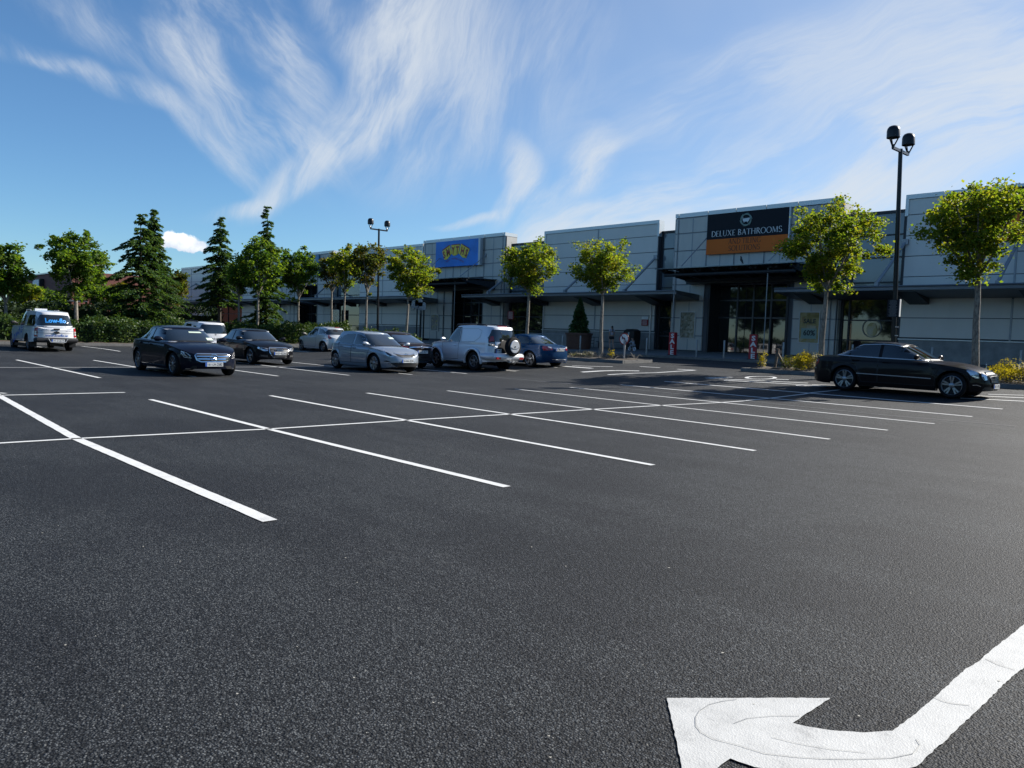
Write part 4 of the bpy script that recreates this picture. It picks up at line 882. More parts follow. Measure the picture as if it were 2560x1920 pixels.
def tpx(tpx_, Y=None, X=None, box=None, m='leaf', label='', seed=1, **kw):
    x0, x1, y0, y1 = box
    if X is not None:
        d = ray(tpx_, 800); Y = d.y * X / d.x
    b = at(tpx_, 850, Y); z = gz(b.x, Y) + .1
    dep = -b.x * .7207 + b.y * .6933; s = dep / 1923
    cc = at((x0 + x1) / 2, (y0 + y1) / 2, Y); off = ((x0 + x1) / 2 - tpx_) * s
    c = Vector((b.x + off * .6933, Y + off * .7207, cc.z)); hw = (x1 - x0) / 2 * s; hz = (y1 - y0) / 2 * s
    return broadleaf((b.x, Y, z), c.z - hz * .98, c, hw, hz, m, label, seed, **kw)
tpx(2443, 30.4, box=(2290, 2548, 462, 706), m='leaf', label='young maple behind the bonnet of the black saloon at the right edge', seed=11, nt_=140, per=88, leaf=.115, tr=.11)
tpx(2055, 30.4, box=(1940, 2190, 516, 728), m='leaf', label='young maple covering the right end of the bathroom sign', seed=12, nt_=150, per=92, leaf=.112, tr=.1)
tpx(1503, 30.3, box=(1412, 1588, 596, 742), m='leaf', label='young maple in the left bed near the no left turn sign', seed=13, nt_=120, per=75, leaf=.115)
tpx(1316, 30.3, box=(1247, 1398, 600, 735), m='leaf', label='young maple between the toy shop doorway and the white 4x4', seed=14, nt_=130, per=75, leaf=.12)
tpx(1014, 30.3, box=(958, 1090, 622, 748), m='leaf', label='rounded young maple just left of the toy shop sign', seed=15, nt_=120, per=60, leaf=.15)
tpx(913, 30.3, box=(872, 965, 598, 735), m='leafr', label='red tinged young tree beside the farther lamp post', seed=16, nt_=90, per=55, leaf=.15)
tpx(858, 30.3, box=(822, 902, 606, 740), m='leaf', label='slim pointed young tree left of the red tinged one', seed=17, nt_=90, per=55, leaf=.15)
tpx(828, 31.5, box=(788, 862, 622, 735), m='leafr', label='small bronze tinged tree behind the silver hatchback roof', seed=18, nt_=80, per=50, leaf=.15)
tpx(745, X=-51.5, box=(692, 796, 624, 748), m='leafg', label='round green tree in front of the blue hoarding', seed=19, nt_=110, per=60, leaf=.16)
tpx(642, X=-50.5, box=(588, 708, 590, 742), m='leafg', label='green maple with a pale bare trunk behind the black saloon with the ringed grille', seed=20, nt_=130, per=60, leaf=.16)
tpx(596, X=-53, box=(565, 628, 640, 745), m='leafg', label='low green tree between two tall conifers', seed=21, nt_=80, per=50, leaf=.16)
tpx(192, X=-52.5, box=(104, 268, 575, 752), m='leafg', label='tall broad maple behind the pickup', seed=22, nt_=150, per=66, leaf=.17, tr=.12)
tpx(18, X=-52.5, box=(-50, 66, 610, 765), m='leafg', label='maple cut by the left edge of the photo', seed=23, nt_=120, per=60, leaf=.17, tr=.1)
tpx(66, X=-70, box=(30, 100, 702, 782), m='leaf', label='small round tree in front of the red brick building', seed=24, nt_=80, per=45, leaf=.2)
tpx(238, X=-68, box=(205, 300, 690, 800), m='leafg', label='dark green tree between the tall maple and the widest conifer', seed=25, nt_=90, per=50, leaf=.2)
tpx(442, X=-66, box=(400, 470, 672, 775), m='leafr', label='red tinged tree right of the widest conifer', seed=26, nt_=90, per=50, leaf=.19)
tpx(300, X=-72, box=(272, 335, 700, 780), m='leafr', label='red brown tree just left behind the widest conifer', seed=27, nt_=70, per=45, leaf=.2)
tpx(120, X=-76, box=(90, 165, 720, 810), m='leafg', label='dark tree behind the pickup roof', seed=28, nt_=80, per=45, leaf=.2)

def conifer(px, X, ytop, ybot, half, label, seed, z0=None, Y=None, dens=1., group='dark drooping conifers on the left', low=.04):
    r = random.Random(seed); q = np.random.RandomState(seed)
    if Y is None: d = ray(px, 800); Y = d.y * X / d.x
    b = at(px, 850, Y); z = gz(b.x, Y) + .1 if z0 is None else z0
    dep = -b.x * .7207 + b.y * .6933; s = dep / 1923; zt = at(px, ytop, Y).z; H = zt - z; Rm = half * s; zl = at(px, ybot, Y).z - z
    p = empty('conifer', (b.x, Y, z), label, 'tree', group); t = MB()
    t.tube([(b.x, Y, z), (b.x, Y, z + H * .5), (b.x, Y, z + H * .96)], [.16 * H / 9, .1 * H / 9, .012], 8)
    pts = []; ax = []
    nlev = int(H * 3.6)
    for i in range(nlev):
        f = i / nlev; zz = z + max(.15, zl) + (H - max(.15, zl)) * f
        L0 = Rm * ((1 - f) ** .72) * (.86 + .3 * math.sin(i * 1.7 + seed)) + .1
        for j in range(6 if f < .8 else 4):
            a = r.uniform(0, 6.28); L = L0 * r.uniform(.6, 1.15); up = .18 * (1 - f) + (.75 if f > .88 else .1)
            P_ = [Vector((b.x, Y, zz)) + Vector((math.cos(a), math.sin(a), 0)) * L * u + Vector((0, 0, L * (up * u - .42 * u * u))) for u in (0, .35, .7, 1)]
            t.tube(P_, [.028, .02, .013, .004], 4, cap=False)
            k = int(max(12, L * 62) * dens)
            for _ in range(k):
                u = r.random() ** .6; e = min(2, int(u * 3)); c_ = P_[e].lerp(P_[e + 1], u * 3 - e); sd = Vector((-math.sin(a), math.cos(a), 0)) * r.gauss(0, .13 * L * (1.15 - u) + .04)
                pts.append(c_ + sd + Vector((0, 0, -abs(r.gauss(0, .07))))); ax.append(Vector((math.cos(a), math.sin(a), -.75)) + sd * .8)
    t.build('trunk', 'barkd', p, smooth=True)
    leafmesh('crown', np.array(pts), .26 * min(1.2, max(.6, H / 9)), 'needle', p, seed, droop=.9, asp=.5, axis=np.array(ax), narrow=.62)
    return p
conifer(350, -56, 530, 866, 116, 'widest dark conifer spreading low to the ground', 31, dens=1.5)
conifer(383, -57.5, 522, 700, 44, 'slim conifer top rising out of the widest conifer', 32)
conifer(415, -59, 650, 868, 92, 'low spreading conifer skirt behind the white car roof', 33)
conifer(548, -60, 541, 758, 64, 'conifer with a bare lower trunk beside the far white shop wall', 34)
conifer(664, -61, 513, 840, 62, 'tallest conifer, with a pointed top, behind the green maple', 35)
conifer(PLX, 0, 0, 0, 0, '', 0) if False else None
# the conifer standing in the brown planter
def small_conifer(x, y, z, H, Rm, label, seed):
    r = random.Random(seed); p = empty('potted_conifer', (x, y, z), label, 'tree'); t = MB(); t.tube([(x, y, z), (x, y, z + H * .9)], [.05, .01], 6); t.build('trunk', 'barkd', p)
    pts = []; ax = []
    for _ in range(5200):
        f = r.random() ** 1.25; a = r.uniform(0, 6.28); rr = Rm * (1 - f) ** .8 * (1 + .15 * math.sin(a * 3 + f * 14)) * r.uniform(.45, 1.05); pts.append((x + rr * math.cos(a), y + rr * math.sin(a), z + .05 + H * f)); ax.append((math.cos(a), math.sin(a), -.6))
    leafmesh('crown', np.array(pts), .15, 'needle', p, seed, droop=.8, asp=.6, axis=np.array(ax))
small_conifer(PLX, 40.4, PLZ, 2.45, .72, 'bushy conifer growing in the brown planter', 41)

def hedge(x0, x1, y0, y1, h, label, seed, m='laurel', leaf=.13, dens=150, name='hedge', cat='hedge'):
    q = np.random.RandomState(seed); zc = gz((x0 + x1) / 2, (y0 + y1) / 2)
    p = empty(name, ((x0 + x1) / 2, (y0 + y1) / 2, zc), label, cat)
    lx, ly = x1 - x0, y1 - y0; n = int(dens * ((lx + ly) * 2 * h + lx * ly)); pts = []
    a = q.rand(n * 3, 3); P_ = np.stack([x0 + a[:, 0] * lx, y0 + a[:, 1] * ly, a[:, 2] * h], 1)
    d = np.minimum.reduce([P_[:, 0] - x0, x1 - P_[:, 0], P_[:, 1] - y0, y1 - P_[:, 1], h - P_[:, 2]]); P_ = P_[q.rand(len(P_)) < np.exp(-d / .16) * 1.0 + .03]
    bump = .13 * np.sin(P_[:, 0] * 2.1 + seed) + .13 * np.sin(P_[:, 1] * 1.7 + 2) + .1 * np.sin(P_[:, 1] * 4.3) + .07 * np.sin(P_[:, 0] * 5.1 + P_[:, 1] * 6.7) + .06 * q.normal(size=len(P_)); P_[:, 2] *= 1 + bump / h; P_[:, 0] += bump * .8; P_[:, 1] += .6 * bump[::-1] * 0
    P_[:, 2] += np.array([gz(u[0], u[1]) for u in P_]); leafmesh('foliage', P_, leaf, m, p, seed, droop=.2, asp=.6)
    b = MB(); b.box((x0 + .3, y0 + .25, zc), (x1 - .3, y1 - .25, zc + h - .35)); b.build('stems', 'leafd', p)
hedge(-50.4, -48.3, 4, 21.0, 1.5, 'long laurel hedge behind the pickup and the left black saloon', 51, dens=300, leaf=.15)
hedge(-50.4, -48.3, 21.6, 30.2, 1.42, 'darker laurel hedge beside the small silver hatchback', 52, dens=300, leaf=.15)
hedge(-47.0, -40.5, 29.4, 30.8, .95, 'low hedge strip behind the silver blue hatchback', 53, dens=220)
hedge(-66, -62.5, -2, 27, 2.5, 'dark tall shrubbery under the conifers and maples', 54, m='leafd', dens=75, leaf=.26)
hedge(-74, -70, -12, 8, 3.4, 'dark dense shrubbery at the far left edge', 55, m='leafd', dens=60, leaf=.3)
def bush(px, py, Y, w, h, m, label, seed, n=700, leaf=.07, name='shrub', grp='golden shrubs in the beds'):
    b = at(px, py, Y); z = gz(b.x, Y) + .14; q = np.random.RandomState(seed); v = q.normal(size=(n, 3)); v /= np.linalg.norm(v, axis=1)[:, None]; th = np.arctan2(v[:, 1], v[:, 0])
    rr = (q.rand(n) ** .4 * (1 + .22 * np.sin(3 * th + seed) + .15 * np.sin(6 * v[:, 2] + seed)))[:, None]
    P_ = np.array((b.x, Y, z + h * .5)) + v * rr * np.array((w / 2, w / 2, h / 2)); P_[:, 2] = np.maximum(P_[:, 2], z)
    p = empty(name, (b.x, Y, z - .05), label, 'shrub', grp); leafmesh('foliage', P_, leaf, m, p, seed, droop=.3, asp=.55)
    t = MB(); r = random.Random(seed)
    for _ in range(9): a = r.uniform(0, 6.3); t.tube([(b.x, Y, z - .05), (b.x + .3 * w * math.cos(a), Y + .3 * w * math.sin(a), z + h * r.uniform(.4, .8))], [.012, .005], 4)
    t.build('stems', 'bark', p)
bush(1905, 920, 29.6, .4, .75, 'gold', 'small golden shrub at the left tip of the right bed', 61, 260)
bush(1968, 922, 29.8, .75, .6, 'leafr', 'brownish low shrub between the stakes and the big golden shrub', 62, 420)
bush(2018, 920, 29.8, 1.1, .85, 'gold', 'large rounded golden shrub by the boot of the black saloon', 63, 1500)
bush(1993, 922, 29.5, .6, .6, 'gold', 'golden shrub leaning against the large golden shrub', 68, 600)
bush(2525, 925, 29.8, 1.5, .75, 'gold', 'wide golden shrub before the radiator of the black saloon', 64, 1600)
bush(2585, 925, 29.8, 1.0, .75, 'gold', 'golden shrub at the right edge of the photo', 65, 900)
bush(1528, 890, 30.1, .4, .45, 'gold', 'tiny yellow green shrub beside the no left turn sign', 66, 160)
bush(1470, 893, 30.1, .9, .3, 'dead', 'dry grey trailing plant in the left bed', 67, 420, .09, grp='dry plants in the left bed')
bush(1440, 891, 29.9, .7, .22, 'dead', 'pale dry plant spilling over the kerb beside the blue saloon', 69, 260, .09, grp='dry plants in the left bed')
b = MB(); r_ = random.Random(5); q0 = at(1505, 893, 30.2)
for _ in range(60):
    x_, y_ = q0.x + r_.uniform(-1.9, 1.8), 30.1 + r_.uniform(-.8, .8); z_ = gz(x_, y_) + .12; a = r_.uniform(0, 6.3); L = r_.uniform(.3, .9)
    b.tube([(x_, y_, z_), (x_ + .5 * L * math.cos(a), y_ + .5 * L * math.sin(a), z_ + r_.uniform(.15, .35)), (x_ + L * math.cos(a), y_ + L * math.sin(a), z_ + r_.uniform(0, .2))], [.009, .007, .003], 4)
tag(b.build('dry_stems', 'bark'), 'tangle of thin dry stems covering the left bed', 'stems', kind='stuff')
b = MB()
# ground scatter: leaves and grit on the asphalt
r_ = random.Random(9); gs = MB()
for _ in range(60):
    px, py = r_.uniform(0, 2560), r_.uniform(990, 1900)
    q = ground(px, py); s = r_.uniform(.002, .006) * (1 + q.length / 14); a = r_.uniform(0, 6.3)
    gs.add([(q.x + s * math.cos(a + k * 1.7 + r_.uniform(-.3, .3)), q.y + s * math.sin(a + k * 1.7) * r_.choice((.3, .5, 1.6)), q.z + .008) for k in range(4)], [(0, 1, 2, 3)], 0)
M['grit'] = mat('pale_grit', (.42, .40, .34), .8)
tag(gs.build('grit', 'grit'), 'scattered pale specks of grit on the asphalt', 'grit', kind='stuff')

# trees along the near side of the car park, behind the viewer (seen in the glass and the paintwork)
proto = broadleaf((-30, -34, 0), 2.2, (-30, -34, 5.2), 4.2, 3.3, 'leafd', 'tall tree on the near edge of the car park', 90, nt_=150, per=40, leaf=.5, tr=.2, group='trees on the near edge of the car park', cl=.8)
for i, (x, y, s, a) in enumerate([(-112, -30, 1.2, .5), (-98, -34, 1.1, 2), (-84, -31, 1.3, 1), (-70, -36, 1.2, 3), (-57, -32, 1.25, .3), (-44, -35, 1.1, 4), (-17, -32, 1.3, 2.2), (-4, -36, 1.15, 1.2), (10, -31, 1.2, 5), (24, -33, 1.3, 2.7), (36, -24, 1.2, 1.6), (42, -10, 1.3, .7), (40, 4, 1.2, 3.3), (43, 17, 1.3, 4.4), (41, 29, 1.1, 5.3), (-126, -28, 1.3, 1), (-140, -34, 1.3, 2), (-156, -30, 1.3, 3.2), (-176, -33, 1.4, .2), (-78, -22, 1.2, 4.2), (-80, -11, 1.2, 5.2), (-79, 0, 1.1, .9)]):
    o = copy_tree(proto); o.location = (x, y, gz(x, y)); o.rotation_euler.z = a; o.scale = (s * 1.25, s * 1.25, s * 1.35)
b = MB()
hedge(-190, 46, -31, -29.5, 2.3, 'long dark hedge on the near edge of the car park', 92, m='leafd', dens=9, leaf=.8)
# ------------------------------------------------------------------ cars
def paint(name, col, metal=.35, rough=.32): return mat(name, col, rough, metal, 1. if col[0] > .1 else .22, .5 if col[0] > .1 else .08)
M['p_black'] = paint('black_paint', (.006, .0065, .009), 0); M['p_navy'] = paint('blue_black_paint', (.005, .007, .016), 0); M['p_brown'] = paint('brown_black_paint', (.014, .010, .010), 0)
M['p_silver'] = paint('silver_paint', (.55, .57, .58), .5, .35); M['p_sblue'] = paint('silver_blue_paint', (.27, .31, .36), .5, .35); M['p_white'] = paint('car_white_paint', (.72, .73, .75), 0., .35)
M['p_blue'] = paint('deep_blue_paint', (.003, .03, .09), .3); M['p_suv'] = paint('silver_white_paint', (.62, .65, .70), .35, .35)
M['cglass'] = mat('car_glass', (.013, .017, .018), .02, 0, 0, .7); M['cglass'].node_tree.nodes['Principled BSDF'].inputs['Coat Weight'].default_value = 1.
M['chrome'] = mat('chrome', (.75, .76, .78), .12, 1.); M['tyre'] = mat('tyre_rubber', (.012, .012, .013), .85, spec=.2); M['rim'] = mat('alloy_rim', (.30, .31, .33), .3, .85); M['rimd'] = mat('dark_wheel_inner', (.01, .01, .011), .7)
M['rimg'] = mat('grey_rim', (.22, .22, .23), .3, .8)
M['lens'] = mat('headlamp_lens', (.6, .62, .65), .1, .6, 1.); M['lensd'] = mat('dark_lens', (.03, .033, .04), .08, .3, 1.); M['tail'] = mat('tail_lamp', (.33, .008, .012), .12, 0, 1.); M['tailw'] = mat('white_lens', (.6, .58, .58), .1, .2, 1.)
M['plate'] = mat('number_plate', (.72, .73, .72), .4); M['plateb'] = mat('plate_blue', (.03, .1, .4), .4); M['trim'] = mat('black_trim', (.011, .011, .012), .5); M['bluel'] = mat('blue_letters', (.02, .10, .42), .5); M['cyanl'] = mat('bright_blue_letters', (.02, .28, .75), .5); M['greyl'] = mat('grey_letters', (.22, .25, .33), .5); M['pale'] = mat('pale_paper', (.5, .6, .5), .6)
M['seat'] = mat('beige_seat', (.10, .09, .075), .8)
def interp(l, x):
    if x <= l[0][0]: return l[0][1]
    for (a, b), (c, d) in zip(l, l[1:]):
        if x <= c: return b + (d - b) * (x - a) / (c - a)
    return l[-1][1]
def smooth_list(l, n=80):
    x0, x1 = l[0][0], l[-1][0]; xs = [x0 + (x1 - x0) * i / n for i in range(n + 1)]; w = (x1 - x0) * .022
    return [(x, (interp(l, x - w * 1.5) + interp(l, x - w) + interp(l, x - w * .5) + 2 * interp(l, x) + interp(l, x + w * .5) + interp(l, x + w) + interp(l, x + w * 1.5)) / 8) for x in xs]
TPL = {
 'sedan': dict(sh=[(-1, .54), (-.975, .635), (-.85, .665), (-.53, .665), (0, .65), (.41, .632), (.69, .575), (.88, .51), (.965, .455), (1, .40)], cr=[(-1, .0), (-.9, .05), (-.5, .05), (.4, .05), (.55, .085), (.8, .08), (.93, .045), (1, .0)],
    gh=(.50, .10, -.84, -.42), gz=(.955, .94), belt=[(-1, .69), (1, .635)], nf=5.6, nr=6., W2=(.915, .655)),
 'hatch': dict(sh=[(-1, .50), (-.97, .60), (-.8, .655), (-.4, .645), (0, .625), (.45, .605), (.72, .555), (.88, .49), (.965, .43), (1, .37)], cr=[(-1, .0), (.4, .05), (.6, .09), (.8, .08), (.93, .045), (1, .0)],
    gh=(.60, .10, -.935, -.72), gz=(.955, .93), belt=[(-1, .67), (1, .60)], nf=5., nr=6., W2=(.91, .68)),
 'suv': dict(sh=[(-1, .52), (-.98, .595), (-.8, .61), (0, .60), (.45, .60), (.75, .58), (.93, .53), (.98, .48), (1, .44)], cr=[(-1, .0), (.4, .04), (.6, .06), (.85, .05), (1, .0)],
    gh=(.50, .17, -.975, -.90), gz=(.965, .965), belt=[(-1, .61), (1, .60)], nf=5.5, nr=8., W2=(.92, .74))}
def superring(nf, nr, m, L2, W, N, xr=-1., xf=1.):
    out = []; P_ = []
    for i in range(2001):
        t = -1 + 2 * i / 2000; u = math.copysign(1 - (1 - abs(t)) ** 2.6, t); n = nf if u > 0 else nr; P_.append((u, max(0., 1 - abs(u) ** n) ** (1 / m)))
    s = [0.]
    for a, b in zip(P_, P_[1:]): s.append(s[-1] + math.hypot((b[0] - a[0]) * L2, (b[1] - a[1]) * W))
    j = 0
    for i in range(N + 1):
        t = s[-1] * i / N
        while j < len(s) - 2 and s[j + 1] < t: j += 1
        f = (t - s[j]) / max(1e-9, s[j + 1] - s[j]); out.append((P_[j][0] + (P_[j + 1][0] - P_[j][0]) * f, P_[j][1] + (P_[j + 1][1] - P_[j][1]) * f))
    return out
class Car:
    def __init__(s, label, loc, heading, L, W, H, wb, fo, tpl, paint_, r=.33, group=None, name='parked_car', cat='car', gh=None, sill=.19, scale=1., W2=None, nf=None, nr=None, sh=None, belt=None, front=None, rear=None, top_z=None):
        T = dict(TPL[tpl]); s.L2 = L / 2; s.W = W; s.H = H; s.r = r; s.paint = paint_
        if gh: T['gh'] = gh
        if W2: T['W2'] = W2
        if nf: T['nf'] = nf
        if nr: T['nr'] = nr
        if sh: T['sh'] = sh
        if belt: T['belt'] = belt
        s.T = T; s.ax = (s.L2 - fo, s.L2 - fo - wb); s.sill = sill
        s.root = empty(name, loc, label, cat, group, heading); s.root.scale = (scale,) * 3; s.root.matrix_basis = Matrix.Translation(Vector(loc)) @ Matrix.Rotation(heading, 4, 'Z') @ Matrix.Scale(scale, 4)
        s.front = front or [(0, -.10), (.25, -.02), (.42, 0), (.55, -.03), (.8, -.10)]; s.rear = rear or [(0, -.12), (.3, -.02), (.45, 0), (.6, -.02), (.95, -.09), (1.3, -.1)]
        s.shell()
    def shell(s):
        T = s.T; sh = smooth_list([(a * s.L2, b * s.H) for a, b in T['sh']]); cr = smooth_list([(a * s.L2, b) for a, b in T['cr']]); belt = [(a * s.L2, b * s.H) for a, b in T['belt']]
        ring = superring(T['nf'], T['nr'], 2.7, s.L2, s.W, 150); Ra = s.r + .055
        wz = smooth_list([(0, .90), (.2, .955), (.36, .995), (.5, .998), (.62, 1.), (.72, .985), (.9, .965), (1.02, .94), (1.3, .93)], 120)
        lv = [0, .04, .1, .18, .28, .38, .48, .58, .68, .76, .84, .90, .95, .98, 1.]
        mb = MB(); V = []; n = len(ring)
        def bot(x):
            z = s.sill + .05 * max(0, abs(x) / s.L2 - .8) / .2
            for a in s.ax:
                d = abs(x - a)
                if d < Ra: z = max(z, s.r + math.sqrt(Ra * Ra - d * d))
            return z
        s.topz = lambda x: interp(sh, x)
        for side in (1, -1):
            for t in lv:
                for u, v in ring:
                    x0 = u * s.L2; zt = interp(sh, x0); zb = bot(x0); z = zb + (zt - zb) * t
                    x = x0 + (abs(u) ** 10) * (interp(s.front, z) if u > 0 else -interp(s.rear, z)); fl = max(math.exp(-((math.hypot(x0 - a, z - s.r) - Ra) / .07) ** 2) for a in s.ax)
                    # soft body crease
                    ce = .010 * math.exp(-((z - zt * .86) / .035) ** 2) - .014 * math.exp(-((z - .38) / .09) ** 2) * (abs(x0) < s.ax[0] - Ra)
                    V.append((x, side * (v * (s.W * interp(wz, z) - .0 + ce) + .016 * fl * (v > .5)), z))
            for rr in (.93, .8, .6, .4, .2, 0.):
                for u, v in ring:
                    x0 = u * s.L2; zt = interp(sh, x0); x = x0 + (abs(u) ** 10) * (interp(s.front, zt) if u > 0 else -interp(s.rear, zt)); k_ = 1 - rr ** 2.6; V.append((x, side * v * s.W * interp(wz, zt) * rr, zt + interp(cr, x0) * k_ * min(1, v * 1.6)))
        rows = len(lv) + 6; F_ = []
        for sd in range(2):
            o = sd * rows * n
            for j in range(rows - 1):
                for i in range(n - 1): F_.append((o + j * n + i, o + j * n + i + 1, o + (j + 1) * n + i + 1, o + (j + 1) * n + i))
        mb.add(V, F_, 0)
        # greenhouse
        xf0, xf1, xr0, xr1 = [q * s.L2 for q in T['gh']]; Wb, Wr = [q * s.W for q in T['W2']]; zf, zr_ = [q * s.H for q in T['gz']]
        ring2 = superring(7., 7., 3.2, (xf0 - xr0) / 2, Wb, 110); lv2 = [0, .15, .3, .45, .6, .75, .86, .93, .97, 1.]; V = []; xm = (xf1 * .45 + xr1 * .55)
        def roof(x):
            if x > xm: t = (x - xm) / (xf1 - xm); return s.H - (s.H - zf) * t ** 2.2
            t = (xm - x) / (xm - xr1); return s.H - (s.H - zr_) * t ** 2.2
        n2 = len(ring2)
        for side in (1, -1):
            for q in lv2:
                bul = .05 * math.sin(math.pi * q) * 1.; a = xf0 + (xf1 - xf0) * q + bul; b = xr0 + (xr1 - xr0) * q - bul * .8
                for u, v in ring2:
                    x = (a + b) / 2 + u * (a - b) / 2; zb = interp(belt, x) - .15; w_ = Wb + (Wr - Wb) * q ** 1.25; ze = roof(min(xf1, max(xr1, x))) - .035; V.append((x, side * v * w_, zb + (ze - zb) * (q if q < .93 else q)))
            for rr in (.93, .82, .65, .4, 0.):
                for u, v in ring2:
                    x = (xf1 + xr1) / 2 + u * (xf1 - xr1) / 2; V.append((x, side * v * Wr * rr, roof(x) - .035 + .035 * (1 - rr ** 2.5) * min(1, v * 2)))
        rows2 = len(lv2) + 5; F_ = []
        for sd in range(2):
            o = sd * rows2 * n2
            for j in range(rows2 - 1):
                for i in range(n2 - 1): F_.append((o + j * n2 + i, o + j * n2 + i + 1, o + (j + 1) * n2 + i + 1, o + (j + 1) * n2 + i))
        mb.add(V, F_, 0)
        s.bvh = BVHTree.FromPolygons([Vector(v) for v in mb.v], mb.f)
        b = mb.build('body', s.paint, s.root, local=True, smooth=True, sharp=50)
        bm = bmesh.new(); bm.from_mesh(b.data); bmesh.ops.remove_doubles(bm, verts=bm.verts, dist=.0008); bmesh.ops.recalc_face_normals(bm, faces=bm.faces); bm.to_mesh(b.data); bm.free(); s.body = b
        u = MB(); x1 = s.L2 - .45; u.box((-x1, -s.W + .32, s.sill + .03), (x1, s.W - .32, s.H * .42)); 
        for y in (1, -1): u.box((s.ax[1] + Ra, min(y * (s.W - .28), y * (s.W - .08)), .17), (s.ax[0] - Ra, max(y * (s.W - .28), y * (s.W - .08)), .3))
        u.build('underbody', 'trim', s.root, local=True)
        s.roofz = roof; s.gh = (xf0, xf1, xr0, xr1); s.Wb, s.Wr = Wb, Wr; s.beltz = lambda x: interp(belt, x)
    def cast(s, e, d, a, z):
        o = e * a + Vector((0, 0, z)) + d * 8; h, nn, i, dist = s.bvh.ray_cast(o, -d)
        return (h, nn if nn.dot(d) > 0 else -nn) if h else (None, None)
    def patch(s, name, pts, al, m, off=.006, step=.08, mirror=False, parent=None, label=None):
        out = []
        for sg in ((1, -1) if mirror else (1,)):
            A = R(al * sg); d = Vector((math.cos(A), math.sin(A), 0)); e = Vector((-math.sin(A), math.cos(A), 0))
            p2 = [(Vector((x, y * sg, 0)).dot(e), z) for x, y, z in pts]; bm = bmesh.new(); bm.faces.new([bm.verts.new((a, z, 0)) for a, z in p2])
            for ax_, lo, hi in ((0, min(a for a, _ in p2), max(a for a, _ in p2)), (1, min(z for _, z in p2), max(z for _, z in p2))):
                k = lo + step
                while k < hi:
                    co = [0, 0, 0]; no = [0, 0, 0]; co[ax_] = k; no[ax_] = 1
                    bmesh.ops.bisect_plane(bm, geom=bm.verts[:] + bm.edges[:] + bm.faces[:], plane_co=co, plane_no=no); k += step
            bmesh.ops.triangulate(bm, faces=bm.faces[:])
            bad = []
            for v in bm.verts:
                h, nn = s.cast(e, d, v.co.x, v.co.y)
                if h: v.co = h + (nn * .6 + d * .4).normalized() * off
                else: bad.append(v)
            bmesh.ops.delete(bm, geom=bad, context='VERTS')
            me = D.meshes.new(name); bmesh.ops.recalc_face_normals(bm, faces=bm.faces); bm.to_mesh(me); bm.free()
            if len(me.polygons) and sum((p.normal.dot(d) for p in me.polygons)) < 0: me.flip_normals()
            me.materials.append(M[m]); me.polygons.foreach_set('use_smooth', [True] * len(me.polygons)); o = D.objects.new(name, me); C.objects.link(o); o.parent = parent or s.root
            if label: o['label'] = label
            out.append(o)
        return out
    def strip(s, name, pts, w, al, m, off=.009, step=.05, mirror=False, parent=None, closed=False, thick=0.):
        """pts in 3-D, projected along direction al; ribbon of width w lying on the shell"""
        for sg in ((1, -1) if mirror else (1,)):
            A = R(al * sg); d = Vector((math.cos(A), math.sin(A), 0)); e = Vector((-math.sin(A), math.cos(A), 0)); mb = MB()
            P_ = [Vector((Vector((x, y * sg, 0)).dot(e), z)) for x, y, z in pts]
            if closed: P_ = P_ + [P_[0]]
            Q = []
            for a, b in zip(P_, P_[1:]):
                k = max(1, int((b - a).length / step)); Q += [a.lerp(b, i / k) for i in range(k)]
            Q.append(P_[-1]); L_ = []
            for i, p in enumerate(Q):
                t = (Q[min(i + 1, len(Q) - 1)] - Q[max(i - 1, 0)]).normalized(); n_ = Vector((-t.y, t.x)) * w / 2; pr = []
                for c_ in (p - n_, p + n_):
                    h, nn = s.cast(e, d, c_.x, c_.y)
                    if h is None: pr = None; break
                    pr.append(h + (nn * .5 + d * .5).normalized() * off)
                L_.append(pr)
            for a, b in zip(L_, L_[1:]):
                if a and b and (a[0] - b[0]).length < .3: mb.add([a[0], a[1], b[1], b[0]], [(0, 1, 2, 3)])
            if mb.v: mb.build(name, m, parent or s.root, local=True)
    def words(s, name, txt, cx, cz, size, al, m, sgn=1, off=.012, bold=.01, rot=0., parent=None, shear=0.):
        A = R(al); d = Vector((math.cos(A), math.sin(A), 0)); e = Vector((-math.sin(A), math.cos(A), 0)); v, f = text(txt, size, 'CENTER', bold); c_, q = math.cos(rot), math.sin(rot); out = []
        for a, b in v:
            a += b * shear; a, b = a * c_ - b * q, a * q + b * c_; h, nn = s.cast(e, d, cx + a * sgn, cz + b); out.append((h + d * off) if h else (d * (s.W if abs(abs(al) - 90) < 1 else s.L2) + e * (cx + a * sgn) + Vector((0, 0, cz + b))))
        MB().add(out, f).build(name, m, parent or s.root, local=True)
